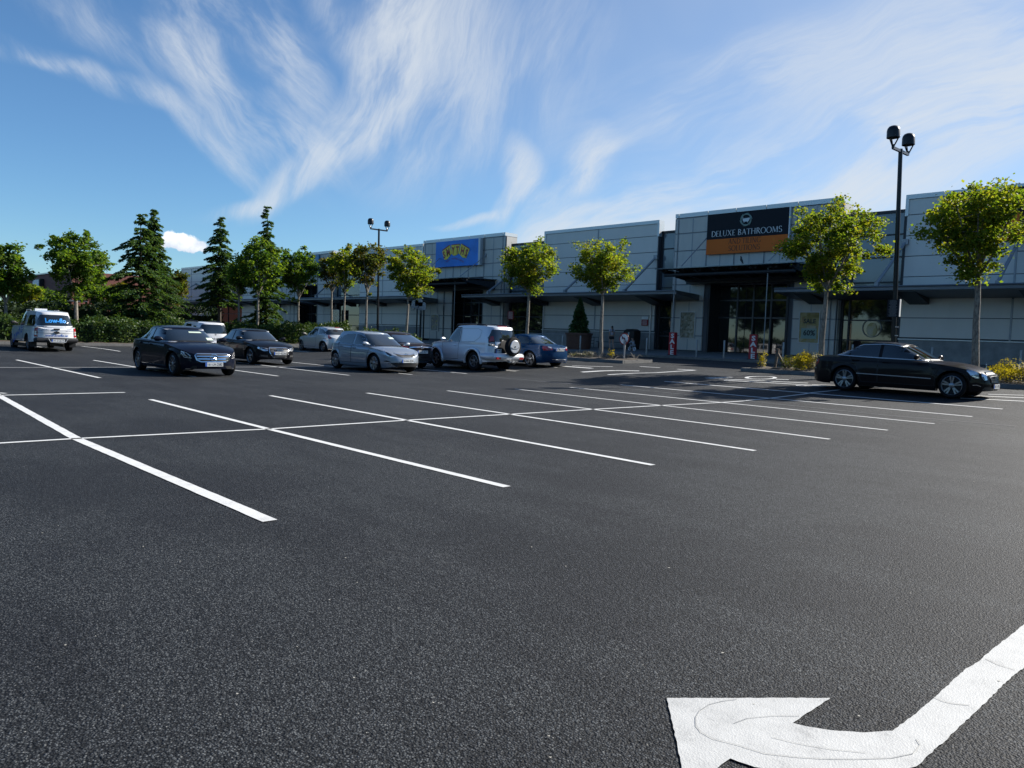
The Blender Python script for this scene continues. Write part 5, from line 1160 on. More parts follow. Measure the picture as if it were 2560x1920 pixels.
    def wheels(s, style='five', n=5, rimm='rim', rr=.72):
        w = .21
        for i, ax in enumerate(s.ax):
            for sg in (1, -1):
                y = sg * (s.W - .15); r = s.r; Rr = r * rr
                b = MB(); b.lathe([(Rr * .3, -w / 2 + .02), (Rr, -w / 2 + .02), (Rr, w / 2 - .05), (Rr * .2, w / 2 - .055), (0, w / 2 - .055)], 28, 0, 'Y'); wo = b.build('wheel', 'rimd', s.root, local=True, smooth=True)
                wo.location = (ax, y, r); wo.rotation_euler.z = 0 if sg > 0 else math.pi
                b = MB(); b.lathe([(Rr, -w / 2), (r - .03, -w / 2), (r - .006, -w / 2 + .03), (r, -w / 2 + .05), (r, w / 2 - .05), (r - .006, w / 2 - .03), (r - .03, w / 2), (Rr + .012, w / 2 + .004), (Rr, w / 2 - .01), (Rr, w / 2 - .04)], 40); b.v = [(x, z, y_) for x, y_, z in b.v]; t = b.build('tyre', 'tyre', wo, local=True, smooth=True)
                b = MB(); b.lathe([(Rr - .0, w / 2 - .06), (Rr, w / 2 - .008), (Rr - .012, w / 2 - .002), (Rr - .022, w / 2 - .015), (Rr - .025, w / 2 - .05)], 40, 0, 'Y')
                def spoke(a, r0, r1, w0, w1):
                    ca, sa = math.cos(a), math.sin(a); yy = w / 2 - .022
                    b.add([(r_ * ca - t_ * sa, y_, r_ * sa + t_ * ca) for r_, ww in ((r0, w0), (r1, w1)) for t_ in (-ww / 2, ww / 2) for y_ in (yy - .035, yy + (.0 if r_ == r0 else .012))], [(0, 1, 3, 2), (4, 6, 7, 5), (1, 5, 7, 3), (0, 2, 6, 4), (0, 4, 5, 1), (2, 3, 7, 6)])
                for k in range(n):
                    a = 2 * math.pi * k / n + .3
                    if style == 'double':
                        for dd in (-1, 1): spoke(a + dd * .17, Rr * .18, Rr * .97, .03, .045)
                    elif style == 'cover': spoke(a, Rr * .2, Rr * .95, .05, Rr * .5)
                    elif style == 'thin': spoke(a, Rr * .15, Rr * .97, .03, .032)
                    else: spoke(a, Rr * .15, Rr * .97, .045, .058)
                b.lathe([(Rr * .27, w / 2 - .05), (Rr * .27, w / 2 - .015), (Rr * .2, w / 2 - .005), (0, w / 2 - .004)], 16, 0, 'Y')
                b.build('rim', rimm, wo, local=True, smooth=True, sharp=30)
    def mirrors(s, m, x=None, z=None):
        x = x or s.gh[0] - .48; z = z or s.beltz(x) + .07
        for sg in (1, -1):
            b = MB(); y0 = s.Wb - .07; P_ = []
            b.tube([(x + .03, sg * y0, z - .01), (x + .02, sg * (y0 + .08), z), (x, sg * (y0 + .11), z + .02), (x - .01, sg * (y0 + .2), z + .03), (x - .02, sg * (y0 + .28), z + .025), (x - .03, sg * (y0 + .31), z + .02)], [.02, .03, .06, .078, .07, .03], 10)
            b.v = [(x + (vx - x) * .8, vy, vz) for vx, vy, vz in b.v]; b.build('wing_mirror', m, s.root, local=True, smooth=True)
    def plate(s, txt, end, z, x=None, y=0., w=.52, h=.115, sq=False):
        e = 1 if end == 'front' else -1
        hh, nn = s.cast(Vector((0, 1, 0)), Vector((e, 0, 0)), y, z); x = x or (abs(hh.x) + .02 if hh else s.L2)
        b = MB(); b.box((e * x - .008, y - w / 2, z - h / 2), (e * x + .008, y + w / 2, z + h / 2)); p = b.build('number_plate', 'plate', s.root, local=True)
        lx = e * (x + .0095); b = MB(); b.box((min(lx, e * x), y - e * (w / 2) - (0 if e < 0 else 0), z - h / 2 + .004), (max(lx, e * x), y - e * (w / 2 - .05), z + h / 2 - .004)) if False else None
        b = MB(); ya, yb = sorted((y - e * w / 2, y - e * (w / 2 - .05))); b.box((min(e * x, lx), ya, z - h / 2), (max(e * x, lx), yb, z + h / 2)); b.build('plate_band', 'plateb', p, local=True)
        b = MB()
        for i, ln in enumerate(txt.split('|')):
            nl = len(txt.split('|')); sz = h * .98 / nl; v, f = text(ln, sz, 'CENTER', .008); k = min(1.15, (w - .09) / max(.01, max(a for a, _ in v) - min(a for a, _ in v)))
            b.add([(e * (x + .0105), y + e * (a * k + .02), z + (nl / 2 - i - 1) * h / nl + sz * .18 + c) for a, c in v], f)
        b.build('plate_text', 'black', p, local=True)
    def glasses(s, wins, screen_low=.03, front_w=.86, rear_w=.86, rear_low=.04, rear_top=.06, chrome=None):
        xf0, xf1, xr0, xr1 = s.gh; zl = s.topz(xf0 - .12) + .075 + screen_low; zt = s.roofz(xf1) - .06
        s.patch('windscreen', [(0, -s.Wb * front_w, zl), (0, s.Wb * front_w, zl), (0, s.Wr * .90, zt), (0, -s.Wr * .90, zt)], 0, 'cglass', step=.06)
        zl2 = s.beltz(xr0) + rear_low; zt2 = s.roofz(xr1) - rear_top
        w1 = s.Wb * rear_w * (1 if s.T['W2'] else 1); rg = s.patch('rear_window', [(0, -w1 * .98, zl2), (0, w1 * .98, zl2), (0, w1, zl2 + (zt2 - zl2) * .3), (0, s.Wr * .86, zt2 - .02), (0, s.Wr * .80, zt2), (0, -s.Wr * .80, zt2), (0, -s.Wr * .86, zt2 - .02), (0, -w1, zl2 + (zt2 - zl2) * .3)], 180, 'cglass', step=.06)
        for wp in wins: s.patch('side_window', [(a, 0, b) for a, b in wp], 90, 'cglass', mirror=True, step=.09)
        if chrome: s.strip('window_trim', [(a, 0, b) for a, b in chrome], .026, 90, 'silver', off=.012, mirror=True, closed=True)
        s.patch('wiper_panel', [(0, -s.Wb * .8, zl - .035), (0, s.Wb * .8, zl - .035), (0, s.Wb * .8, zl - .002), (0, -s.Wb * .8, zl - .002)], 0, 'trim', off=.004, step=.1)
    def doors(s, cuts, zlo=None, hz=.0, chrome=False, handles=()):
        for k, pl in enumerate(cuts):
            ds = s.patch('door', [(a, 0, b) for a, b in pl], 90, s.paint, off=.003, mirror=True, step=.1)
            for sg, dd in zip((1, -1), ds):
                A = 90 * sg; q = [(a, 0, b) for a, b in pl]; s.strip('door_seam', q, .013, A, 'trim', off=.0055, parent=dd, closed=True)
                if k < len(handles):
                    hx, hz_ = handles[k]; h, nn = s.cast(Vector((-math.sin(R(A)), math.cos(R(A)), 0)), Vector((0, sg, 0)), -hx * sg, hz_)
                    if h:
                        b = MB(); b.tube([h + Vector((-.11, sg * .01, 0)), h + Vector((-.08, sg * .035, .004)), h + Vector((.08, sg * .035, .004)), h + Vector((.11, sg * .01, 0))], [.012, .016, .016, .012], 8); b.build('handle', 'chrome' if chrome else s.paint, dd, local=True, smooth=True)
PI = math.pi
def place(xf, yn, heading, W, L, fo, z=None):
    s = 1 if heading == 0 else -1; y = yn + W; x = xf - s * (L / 2 - fo)
    return (x, y, gz(xf, yn + .3) if z is None else z)
def sedan_sides(c, chrome=True, seams=True):
    k, h = c.L2 / 2.46, c.H / 1.46; S_ = lambda l: [(a * k, b * h) for a, b in l]
    ax0, ax1 = c.ax
    c.doors([[(ax0 - .42, .30), (ax0 - .40, .62), (.98 * k, .955 * h), (-.31 * k, .985 * h), (-.31 * k, .30)], [(-.335 * k, .30), (-.335 * k, .985 * h), (-1.2 * k, 1.0 * h), (ax1 + .36, .72), (ax1 + .42, .50), (ax1 + .50, .30)]],
            handles=[(-.1 * k, .87 * h), (-.98 * k, .90 * h)])
    c.glasses([S_([(.93, .985), (.40, 1.27), (.02, 1.345), (-.27, 1.36), (-.27, 1.005)]), S_([(-.36, 1.005), (-.36, 1.36), (-.85, 1.325), (-1.18, 1.235), (-1.18, 1.03)]), S_([(-1.225, 1.035), (-1.225, 1.215), (-1.58, 1.09), (-1.62, 1.05)])],
              chrome=S_([(1.0, .97), (.42, 1.295), (.02, 1.37), (-.30, 1.385), (-.86, 1.35), (-1.24, 1.24), (-1.64, 1.085), (-1.68, 1.035), (-1.2, 1.015), (-.3, .99)]) if chrome else None)
def star(c, y0, z0, R_, x=None):
    b = MB(); h, n = c.cast(Vector((0, 1, 0)), Vector((1, 0, 0)), y0, z0); X = (h.x if h else c.L2) + .025
    rg = [(X, y0 + R_ * math.cos(a), z0 + R_ * math.sin(a)) for a in [i * PI / 12 for i in range(25)]]; b.tube(rg, R_ * .11, 6)
    for a in (90, 210, 330): b.add([(X + .004, y0 + R_ * .13 * math.cos(R(a + 90)), z0 + R_ * .13 * math.sin(R(a + 90))), (X + .004, y0 + R_ * math.cos(R(a)), z0 + R_ * math.sin(R(a))), (X + .004, y0 - R_ * .13 * math.cos(R(a + 90)), z0 - R_ * .13 * math.sin(R(a + 90))), (X + .012, y0, z0), (X + .004, y0 - R_ * .1 * math.cos(R(a)), z0 - R_ * .1 * math.sin(R(a)))], [(0, 1, 3), (1, 2, 3), (2, 4, 3), (4, 0, 3)])
    b.build('emblem', 'chrome', c.root, local=True)
def both(c, name, pts, al, m, **k): return c.patch(name, pts, al, m, mirror=True, **k)

# ---- left black saloon, nose towards the camera side
L, W_, H_, wb, fo = 4.9, .93, 1.46, 2.92, .84
c = Car('glossy blue black saloon with a chrome star grille, nearest car on the left', place(-22.95, 8.3, 0, W_, L, fo), 0, L, W_, H_, wb, fo, 'sedan', 'p_navy', r=.34)
sedan_sides(c); c.wheels('thin', 10, 'rim', .72); c.mirrors('p_navy')
c.patch('grille', [(2.4, y, z) for y, z in [(-.44, .66), (-.50, .62), (-.46, .50), (-.36, .455), (.36, .455), (.46, .50), (.50, .62), (.44, .66)]], 0, 'trim', off=.008, step=.06)
c.strip('grille_surround', [(2.4, y, z) for y, z in [(-.45, .668), (-.51, .62), (-.465, .49), (-.36, .445), (.36, .445), (.465, .49), (.51, .62), (.45, .668)]], .026, 0, 'chrome', off=.018, closed=True)
for z in (.60, .525): c.strip('grille_bar', [(2.4, -.47, z), (2.4, .47, z)], .032, 0, 'chrome', off=.02)
star(c, 0, .562, .105); c.plate('161-LH-2582', 'front', .37)
both(c, 'headlight', [(2.2, y, z) for y, z in [(.52, .53), (.56, .60), (.66, .685), (.86, .74), (.89, .70), (.84, .60), (.74, .545)]], 22, 'lensd', off=.007, step=.05)
for o_ in ([(.58, .60), (.70, .69), (.86, .73)], [(.55, .545), (.66, .55), (.70, .60), (.80, .70)], [(.66, .555), (.76, .56), (.84, .68)]):
    c.strip('light_strip', [(2.2, y, z) for y, z in o_], .018, 22, 'tailw', off=.011, mirror=True)
c.patch('lower_intake', [(2.4, y, z) for y, z in [(-.62, .235), (-.56, .325), (.56, .325), (.62, .235)]], 0, 'trim', off=.006)
c.strip('bumper_trim', [(2.4, -.7, .235), (2.4, 0, .215), (2.4, .7, .235)], .018, 0, 'chrome', off=.012)
c.strip('sill_trim', [(1.15, 0, .275), (-.85, 0, .275)], .016, 90, 'chrome', off=.01, mirror=True)
both(c, 'tail_lamp', [(-2.3, y, z) for y, z in [(.45, .80), (.46, .93), (.80, .93), (.88, .86), (.84, .79)]], 205, 'tail') if False else both(c, 'tail_lamp', [(-2.3, y, z) for y, z in [(.45, .80), (.46, .92), (.80, .92), (.88, .86), (.84, .79)]], 158, 'tail')
c.patch('permit', [(1, .45, 1.03), (1, .72, 1.03), (1, .70, 1.10), (1, .45, 1.10)], 0, 'pale', off=.012, step=.1)
c.patch('sun_strip', [(1, .02, 1.24), (1, .42, 1.24), (1, .40, 1.28), (1, .03, 1.28)], 0, 'pale', off=.012, step=.1)
b = MB(); b.lathe([(0, 0), (.02, 0), (.02, .01), (0, .012)], 12, 0, 'Z', (2.18, 0, .80)); b.build('bonnet_badge', 'chrome', c.root, local=True)
CAR_L = c

# ---- black saloon with the four-ring grille
L, W_, H_, wb, fo = 4.7, .913, 1.43, 2.81, .87
c = Car('black saloon with a tall trapezoid ringed grille behind the nearest left saloon', place(-29.5, 13.7, 0, W_, L, fo), 0, L, W_, H_, wb, fo, 'sedan', 'p_black', r=.335)
sedan_sides(c); c.wheels('five', 5, 'rim', .76); c.mirrors('p_black')
gp = [(-.36, .70), (-.42, .64), (-.40, .50), (-.30, .33), (-.24, .30), (.24, .30), (.30, .33), (.40, .50), (.42, .64), (.36, .70)]
c.patch('grille', [(2.3, y, z) for y, z in gp], 0, 'trim', off=.008, step=.06); c.strip('grille_surround', [(2.3, y, z) for y, z in gp], .026, 0, 'chrome', off=.016, closed=True)
for z in (.37, .41, .54, .58, .66): c.strip('grille_bar', [(2.3, -.36 + .1 * (z < .5) * .8, z), (2.3, .36 - .1 * (z < .5) * .8, z)], .010, 0, 'galv', off=.012)
b = MB()
h, n = c.cast(Vector((0, 1, 0)), Vector((1, 0, 0)), 0, .61)
for k in range(4): b.tube([(h.x + .03, -.113 + k * .075 + .05 * math.cos(a), .62 + .05 * math.sin(a)) for a in [i * PI / 9 for i in range(19)]], .009, 5)
b.build('emblem', 'chrome', c.root, local=True); c.plate('10-D-42226', 'front', .475)
both(c, 'headlight', [(2.2, y, z) for y, z in [(.44, .57), (.46, .66), (.62, .69), (.84, .72), (.86, .66), (.70, .58), (.60, .555)]], 20, 'lens', off=.007, step=.05)
both(c, 'light_shade', [(2.2, y, z) for y, z in [(.50, .62), (.52, .66), (.62, .68), (.80, .70), (.66, .64)]], 20, 'lensd', off=.011, step=.05)
both(c, 'lower_intake', [(2.3, y, z) for y, z in [(.46, .30), (.48, .42), (.74, .43), (.80, .32)]], 12, 'trim'); c.strip('bumper_trim', [(2.3, .48, .365), (2.3, .72, .37)], .012, 12, 'galv', off=.012, mirror=True)
both(c, 'tail_lamp', [(-2.2, y, z) for y, z in [(.45, .78), (.46, .90), (.80, .90), (.86, .84), (.82, .77)]], 158, 'tail')

# ---- right black saloon
L, W_, H_, wb, fo = 4.87, .927, 1.47, 2.874, .83
c = Car('long brown black saloon parked side-on at the right with a hood star', place(-6.98, 23.55, 0, W_, L, fo), 0, L, W_, H_, wb, fo, 'sedan', 'p_brown', r=.345, scale=1.035)
sedan_sides(c); c.wheels('double', 5, 'rim', .76); c.mirrors('p_brown')
gp = [(-.30, .74), (-.38, .70), (-.33, .47), (.33, .47), (.38, .70), (.30, .74)]
c.patch('grille', [(2.4, y, z) for y, z in gp], 0, 'trim', off=.01, step=.06); c.strip('grille_surround', [(2.4, y, z) for y, z in gp], .03, 0, 'chrome', off=.03, closed=True)
for z in (.51, .56, .61, .66): c.strip('grille_bar', [(2.4, -.34, z), (2.4, .34, z)], .026, 0, 'chrome', off=.032)
b = MB(); b.tube([(2.17, 0, .80), (2.165, 0, .90)], .006, 6); b.tube([(2.165, .038 * math.cos(a), .935 + .038 * math.sin(a)) for a in [i * PI / 8 for i in range(17)]], .005, 5)
for a in (90, 210, 330): b.tube([(2.165, 0, .935), (2.165, .036 * math.cos(R(a)), .935 + .036 * math.sin(R(a)))], .005, 4)
b.build('bonnet_star', 'chrome', c.root, local=True); c.plate('08-D-31952', 'front', .36)
both(c, 'headlight', [(2.2, y, z) for y, z in [(.44, .53), (.45, .66), (.60, .72), (.62, .60), (.55, .52)]], 18, 'lens', off=.008, step=.05)
both(c, 'headlight', [(2.1, y, z) for y, z in [(.62, .56), (.64, .72), (.78, .77), (.90, .80), (.91, .75), (.82, .62), (.72, .56)]], 30, 'lens', off=.008, step=.05)
c.patch('lower_intake', [(2.4, y, z) for y, z in [(-.60, .25), (-.56, .34), (.56, .34), (.60, .25)]], 0, 'trim'); c.strip('bumper_trim', [(2.2, .62, .36), (2.2, .74, .39), (2.2, .84, .385)], .022, 30, 'chrome', off=.012, mirror=True)
c.strip('side_moulding', [(1.1, 0, .50), (-.95, 0, .53)], .02, 90, 'silver', off=.012, mirror=True); c.strip('rear_moulding', [(-1.95, 0, .62), (-2.3, 0, .63)], .018, 110, 'silver', off=.012, mirror=True)
both(c, 'tail_lamp', [(-2.35, y, z) for y, z in [(.50, .72), (.50, .86), (.74, .90), (.92, .89), (.93, .78), (.80, .71)]], 140, 'tail', step=.05)
both(c, 'reversing_light', [(-2.35, y, z) for y, z in [(.60, .80), (.62, .85), (.84, .86), (.85, .82)]], 140, 'tailw', off=.011, step=.05)

# ---- deep blue saloon, tail towards the camera side
L, W_, H_, wb, fo = 4.53, .91, 1.42, 2.76, .77
c = Car('deep blue saloon with its boot towards us at the end of the row', place(-23.3 - 2.76, 23.35, PI, W_, L, fo), PI, L, W_, H_, wb, fo, 'sedan', 'p_blue', r=.335)
sedan_sides(c, chrome=False); c.wheels('double', 5, 'rim', .76); c.mirrors('p_blue')
both(c, 'tail_lamp', [(-2.2, y, z) for y, z in [(.42, .77), (.45, .86), (.62, .90), (.84, .93), (.90, .86), (.86, .74), (.66, .735)]], 156, 'tail', step=.05)
both(c, 'reversing_light', [(-2.2, y, z) for y, z in [(.44, .83), (.46, .875), (.66, .91), (.64, .85)]], 156, 'tailw', off=.011, step=.05)
c.plate('06-MN-3318', 'rear', .78); c.strip('rear_reflector', [(-2.2, -.45, .36), (-2.2, .45, .36)], .02, 180, 'chrome', off=.012)
c.patch('lower_valance', [(-2.2, y, z) for y, z in [(-.7, .2), (-.66, .3), (.66, .3), (.7, .2)]], 180, 'trim')
b = MB(); b.lathe([(0, 0), (.036, 0), (.036, .012), (0, .014)], 14, 0, 'X', (-2.27, 0, .905)); b.build('emblem', 'chrome', c.root, local=True)
both(c, 'headlight', [(2.2, y, z) for y, z in [(.44, .57), (.46, .66), (.62, .69), (.84, .70), (.80, .60)]], 20, 'lens')

# ---- hatchbacks
def hatch_sides(c, two=False):
    k, h = c.L2 / 2.21, c.H / 1.51; S_ = lambda l: [(a * k, b * h) for a, b in l]; ax0, ax1 = c.ax
    if two:
        c.doors([[(ax0 - .40, .30), (ax0 - .38, .62), (1.02 * k, .93 * h), (-.62 * k, 1.0 * h), (-.62 * k, .34), (-.5 * k, .30)]], handles=[(-.42 * k, .86 * h)])
        c.glasses([S_([(1.02, .95), (.38, 1.27), (.0, 1.37), (-.55, 1.39), (-.62, 1.03)]), S_([(-.74, 1.03), (-.68, 1.385), (-1.15, 1.33), (-1.52, 1.16), (-1.50, 1.11)])], rear_w=.90, rear_low=.03)
    else:
        c.doors([[(ax0 - .42, .32), (ax0 - .40, .62), (1.02 * k, .92 * h), (-.21 * k, .98 * h), (-.21 * k, .30)], [(-.235 * k, .30), (-.235 * k, .98 * h), (-1.25 * k, 1.03 * h), (ax1 + .34, .74), (ax1 + .40, .5), (ax1 + .48, .30)]], handles=[(-.02, .86 * h), (-.98 * k, .90 * h)])
        c.glasses([S_([(.62, .985), (.36, 1.25), (.08, 1.345), (-.17, 1.38), (-.17, 1.0)]), S_([(1.06, .94), (.46, 1.21), (.70, .965)]), S_([(-.27, 1.0), (-.27, 1.385), (-.80, 1.36), (-1.10, 1.28), (-1.14, 1.05)]), S_([(-1.18, 1.05), (-1.16, 1.25), (-1.42, 1.14), (-1.50, 1.09)])], rear_w=.9)
L, W_, H_, wb, fo = 4.42, .905, 1.51, 2.685, .93
c = Car('silver blue five-door hatchback in the middle, nose to the right', place(-23.9, 15.85, 0, W_, L, fo), 0, L, W_, H_, wb, fo, 'hatch', 'p_sblue', r=.335)
hatch_sides(c); c.wheels('cover', 7, 'rim', .74); c.mirrors('p_sblue')
gp = [(-.44, .72), (-.38, .63), (-.18, .58), (.18, .58), (.38, .63), (.44, .72)]
c.patch('grille', [(2.1, y, z) for y, z in gp], 0, 'trim', off=.008, step=.05); c.strip('grille_bar', [(2.1, -.46, .735), (2.1, -.2, .69), (2.1, .2, .69), (2.1, .46, .735)], .045, 0, 'chrome', off=.016)
b = MB(); h, n = c.cast(Vector((0, 1, 0)), Vector((1, 0, 0)), 0, .68); b.tube([(h.x + .03, .055 * math.cos(a), .68 + .055 * math.sin(a)) for a in [i * PI / 8 for i in range(17)]], .01, 5); b.tube([(h.x + .03, -.05, .695), (h.x + .035, 0, .68), (h.x + .03, .05, .665)], .008, 5); b.build('emblem', 'chrome', c.root, local=True)
c.plate('10-WH-3574', 'front', .45)
c.patch('lower_intake', [(2.1, y, z) for y, z in [(-.62, .37), (-.46, .24), (.46, .24), (.62, .37), (.5, .385), (-.5, .385)]], 0, 'trim', off=.008); c.strip('bumper_trim', [(2.1, -.66, .36), (2.1, -.48, .225), (2.1, 0, .21), (2.1, .48, .225), (2.1, .66, .36)], .022, 0, 'chrome', off=.014)
both(c, 'headlight', [(2., y, z) for y, z in [(.47, .60), (.50, .68), (.66, .75), (.86, .86), (.90, .83), (.86, .70), (.72, .61), (.56, .58)]], 26, 'lens', off=.008, step=.05)
both(c, 'light_shade', [(2., y, z) for y, z in [(.55, .63), (.60, .69), (.72, .74), (.80, .77), (.76, .68), (.64, .62)]], 26, 'lensd', off=.012, step=.05)
both(c, 'fog_lamp', [(2., y, z) for y, z in [(.66, .36), (.64, .43), (.74, .46), (.86, .44), (.80, .37)]], 22, 'trim', off=.008, step=.05); c.strip('fog_trim', [(2., .65, .40), (2., .76, .385), (2., .84, .40)], .03, 22, 'tailw', off=.012, mirror=True)
both(c, 'tail_lamp', [(-2.1, y, z) for y, z in [(.55, .82), (.56, .98), (.80, 1.0), (.86, .84)]], 150, 'tail')
c.patch('permit', [(1, .30, 1.22), (1, .62, 1.22), (1, .60, 1.28), (1, .30, 1.28)], 0, 'pale', off=.012, step=.1)

L, W_, H_, wb, fo = 4.0, .87, 1.49, 2.51, .80
c = Car('small silver three-door hatchback by the hedge, seen from behind', place(-39.95 - 2.51, 23.0, PI, W_, L, fo, z=.18), PI, L, W_, H_, wb, fo, 'hatch', 'p_silver', r=.31, gh=(.60, .12, -.935, -.68))
hatch_sides(c, True); c.wheels('five', 5, 'rim', .72); c.mirrors('black'); c.plate('07-D-8162', 'rear', .5)
both(c, 'tail_lamp', [(-1.9, y, z) for y, z in [(.58, .78), (.60, .86), (.76, .98), (.84, 1.0), (.86, .90), (.78, .78)]], 150, 'tail', step=.05); both(c, 'headlight', [(1.9, y, z) for y, z in [(.47, .60), (.60, .72), (.84, .80), (.80, .64)]], 24, 'lens')
b = MB(); b.box((-1.5, -.14, 1.44), (-1.42, .14, 1.475)); b.build('brake_light', 'tail', c.root, local=True)
b = MB(); b.tube([(-1.985, .055 * math.cos(a), .88 + .055 * math.sin(a)) for a in [i * PI / 8 for i in range(17)]], .01, 5); b.build('emblem', 'chrome', c.root, local=True)

# ---- black hatchback with a sloping tail, half hidden
L, W_, H_, wb, fo = 4.83, .928, 1.50, 2.74, .95
xr_ = at(1062, 860, 19.0).x
c = Car('black fastback with a chrome boot bar, half hidden beside the 4x4 van', (xr_ - L / 2 - .1, 19.0, .03), PI, L, W_, H_, wb, fo, 'sedan', 'p_brown', r=.34, gh=(.50, .10, -.93, -.36), belt=[(-1, .68), (1, .635)])
sedan_sides(c, chrome=False); c.wheels('five', 5, 'rim', .74); c.mirrors('p_brown')
c.strip('boot_bar', [(-2.3, -.56, .88), (-2.3, 0, .90), (-2.3, .56, .88)], .035, 180, 'chrome', off=.014)
b = MB(); h, n = c.cast(Vector((0, -1, 0)), Vector((-1, 0, 0)), 0, .9); b.tube([(h.x - .03, .05 * math.cos(a), .9 + .05 * math.sin(a)) for a in [i * PI / 8 for i in range(17)]], .011, 5); b.build('emblem', 'chrome', c.root, local=True)
both(c, 'tail_lamp', [(-2.3, y, z) for y, z in [(.50, .76), (.56, .86), (.72, .93), (.90, .95), (.91, .85), (.76, .75)]], 152, 'tail', step=.05); c.plate('10-D-9077', 'rear', .70); c.strip('exhaust_trim', [(-2.3, -.6, .30), (-2.3, .6, .30)], .06, 180, 'chrome', off=.012)
c.patch('lower_valance', [(-2.3, y, z) for y, z in [(-.75, .32), (-.7, .45), (.7, .45), (.75, .32)]], 180, 'trim')

# ---- silver 4x4 van with the spare wheel
L, W_, H_, wb, fo = 4.30, .94, 1.87, 2.455, .83
c = Car('silver white three-door 4x4 van with a spare wheel on its back door', place(-23.62 - 2.455, 20.45, PI, W_, L, fo), PI, L, W_, H_, wb, fo, 'suv', 'p_suv', r=.385, sill=.36, name='off_road_van', cat='4x4', gh=(.52, .17, -.985, -.90), sh=[(-1, .45), (-.985, .58), (-.9, .615), (0, .605), (.42, .60), (.70, .585), (.90, .545), (.97, .50), (1, .44)], rear=[(0, -.02), (.5, .02), (.62, .02), (.7, -.02), (1.3, -.04)], nr=16.)
ax0, ax1 = c.ax
c.doors([[(ax0 - .48, .42), (ax0 - .50, .75), (.92, 1.10), (-.16, 1.13), (-.2, .44)]], handles=[(.0, .98)])
c.glasses([[(.90, 1.14), (.42, 1.58), (.24, 1.69), (-.10, 1.71), (-.14, 1.15)]], rear_w=.86, rear_low=.06, rear_top=.12)
c.strip('panel_line', [(-.26, 0, 1.15), (-.22, 0, 1.68), (-1.2, 0, 1.70), (-1.45, 0, 1.62), (-1.38, 0, 1.35), (-1.1, 0, 1.17)], .014, 90, 'galv', off=.006, mirror=True, closed=True)
c.strip('window_trim', [(.93, 0, 1.12), (.43, 0, 1.61), (.24, 0, 1.72), (-.16, 0, 1.74), (-.19, 0, 1.13)], .03, 90, 'trim', off=.008, mirror=True)
c.wheels('five', 6, 'rim', .62); c.mirrors('p_suv', x=.75, z=1.2)
for sg in (1, -1):
    for ax in c.ax:
        b = MB(); pts = [(ax + .50 * math.cos(a), sg * (W_ + .012), c.r + .50 * math.sin(a)) for a in [PI * i / 14 for i in range(15)]]; b.tube([(ax + .5, sg * (W_ - .02), .30)] + pts + [(ax - .5, sg * (W_ - .02), .30)], .055, 8); b.build('arch_flare', 'p_suv', c.root, local=True, smooth=True)
    b = MB(); b.tube([(.62, sg * .93, .36), (-.55, sg * .93, .36)], .045, 8); b.build('side_step', 'galv', c.root, local=True, smooth=True)
    b = MB(); b.tube([(.35, sg * .60, 1.76), (.25, sg * .62, 1.85), (-.6, sg * .63, 1.89), (-1.5, sg * .62, 1.86), (-1.62, sg * .60, 1.78)], [.02, .03, .03, .03, .02], 8); b.build('roof_rail', 'trim', c.root, local=True, smooth=True)
    b = MB(); b.box((ax1 - .58, sg * .80 - .12, .28), (ax1 - .54, sg * .80 + .12, .62)); b.build('mud_flap', 'trim', c.root, local=True)
xe = -c.L2
b = MB(); P_ = [(xe + .5, .86, .60), (xe + .15, .86, .60), (xe - .02, .76, .60), (xe - .08, .5, .60), (xe - .08, -.5, .60), (xe - .02, -.76, .60), (xe + .15, -.86, .60), (xe + .5, -.86, .60)]
b.tube(P_, .15, 12); b.build('rear_bumper', 'p_suv', c.root, local=True, smooth=True)
for sg in (1, -1):
    b = MB(); b.cbox((xe - .17, sg * .62, .55), (.1, .24, .085)); b.build('bumper_lamp', 'tail', c.root, local=True)
both(c, 'tail_lamp', [(xe, y, z) for y, z in [(.62, 1.02), (.64, 1.25), (.70, 1.42), (.80, 1.44), (.92, 1.30), (.95, 1.02)]], 150, 'trim', off=.012, step=.06); both(c, 'tail_lamp', [(xe, y, z) for y, z in [(.66, 1.22), (.68, 1.38), (.74, 1.42), (.80, 1.42), (.88, 1.30), (.90, 1.2)]], 150, 'tail', off=.018, step=.05)
for z in (1.07, 1.14): c.strip('reversing_light', [(xe, .66, z), (xe, .90, z)], .035, 150, 'tailw', off=.018, mirror=True)
b = MB(); b.lathe([(.0, -.11), (.30, -.11), (.365, -.09), (.385, -.05), (.385, .05), (.36, .10), (.27, .115), (.265, .10), (0, .10)], 36, 0, 'X', (xe - .24, -.10, 1.02)); sp = b.build('spare_wheel', 'tyre', c.root, local=True, smooth=True)
b = MB(); b.lathe([(.24, -.135), (.26, -.12), (.25, -.10), (0, -.09)], 32, 0, 'X', (xe - .24, -.10, 1.02)); b.lathe([(0, -.135), (.24, -.135)], 32, 0, 'X', (xe - .24, -.10, 1.02)); b.build('wheel_cover', 'p_suv', sp, local=True, smooth=True)
b = MB(); b.lathe([(0, -.15), (.03, -.15), (.03, -.13)], 10, 0, 'X', (xe - .24, -.10, 1.02)); b.tube([(xe - .385, .10, 1.0), (xe - .385, .03, .94), (xe - .385, -.22, .94), (xe - .385, -.30, 1.0)], .008, 5); b.build('cover_bolt', 'trim', sp, local=True)
c.patch('door_trim', [(xe, y, z) for y, z in [(.62, .72), (.60, .92), (.48, .95), (.22, 1.28), (-.3, 1.2), (-.7, .9), (-.7, .72)]], 180, 'trim', off=.012, step=.1)
b = MB(); b.cbox((xe - .04, .47, 1.08 + .0), (.04, .16, .05)); b.build('handle', 'chrome', c.root, local=True)
c.plate('03-MO|3637', 'rear', .80, y=.44, w=.30, h=.22)
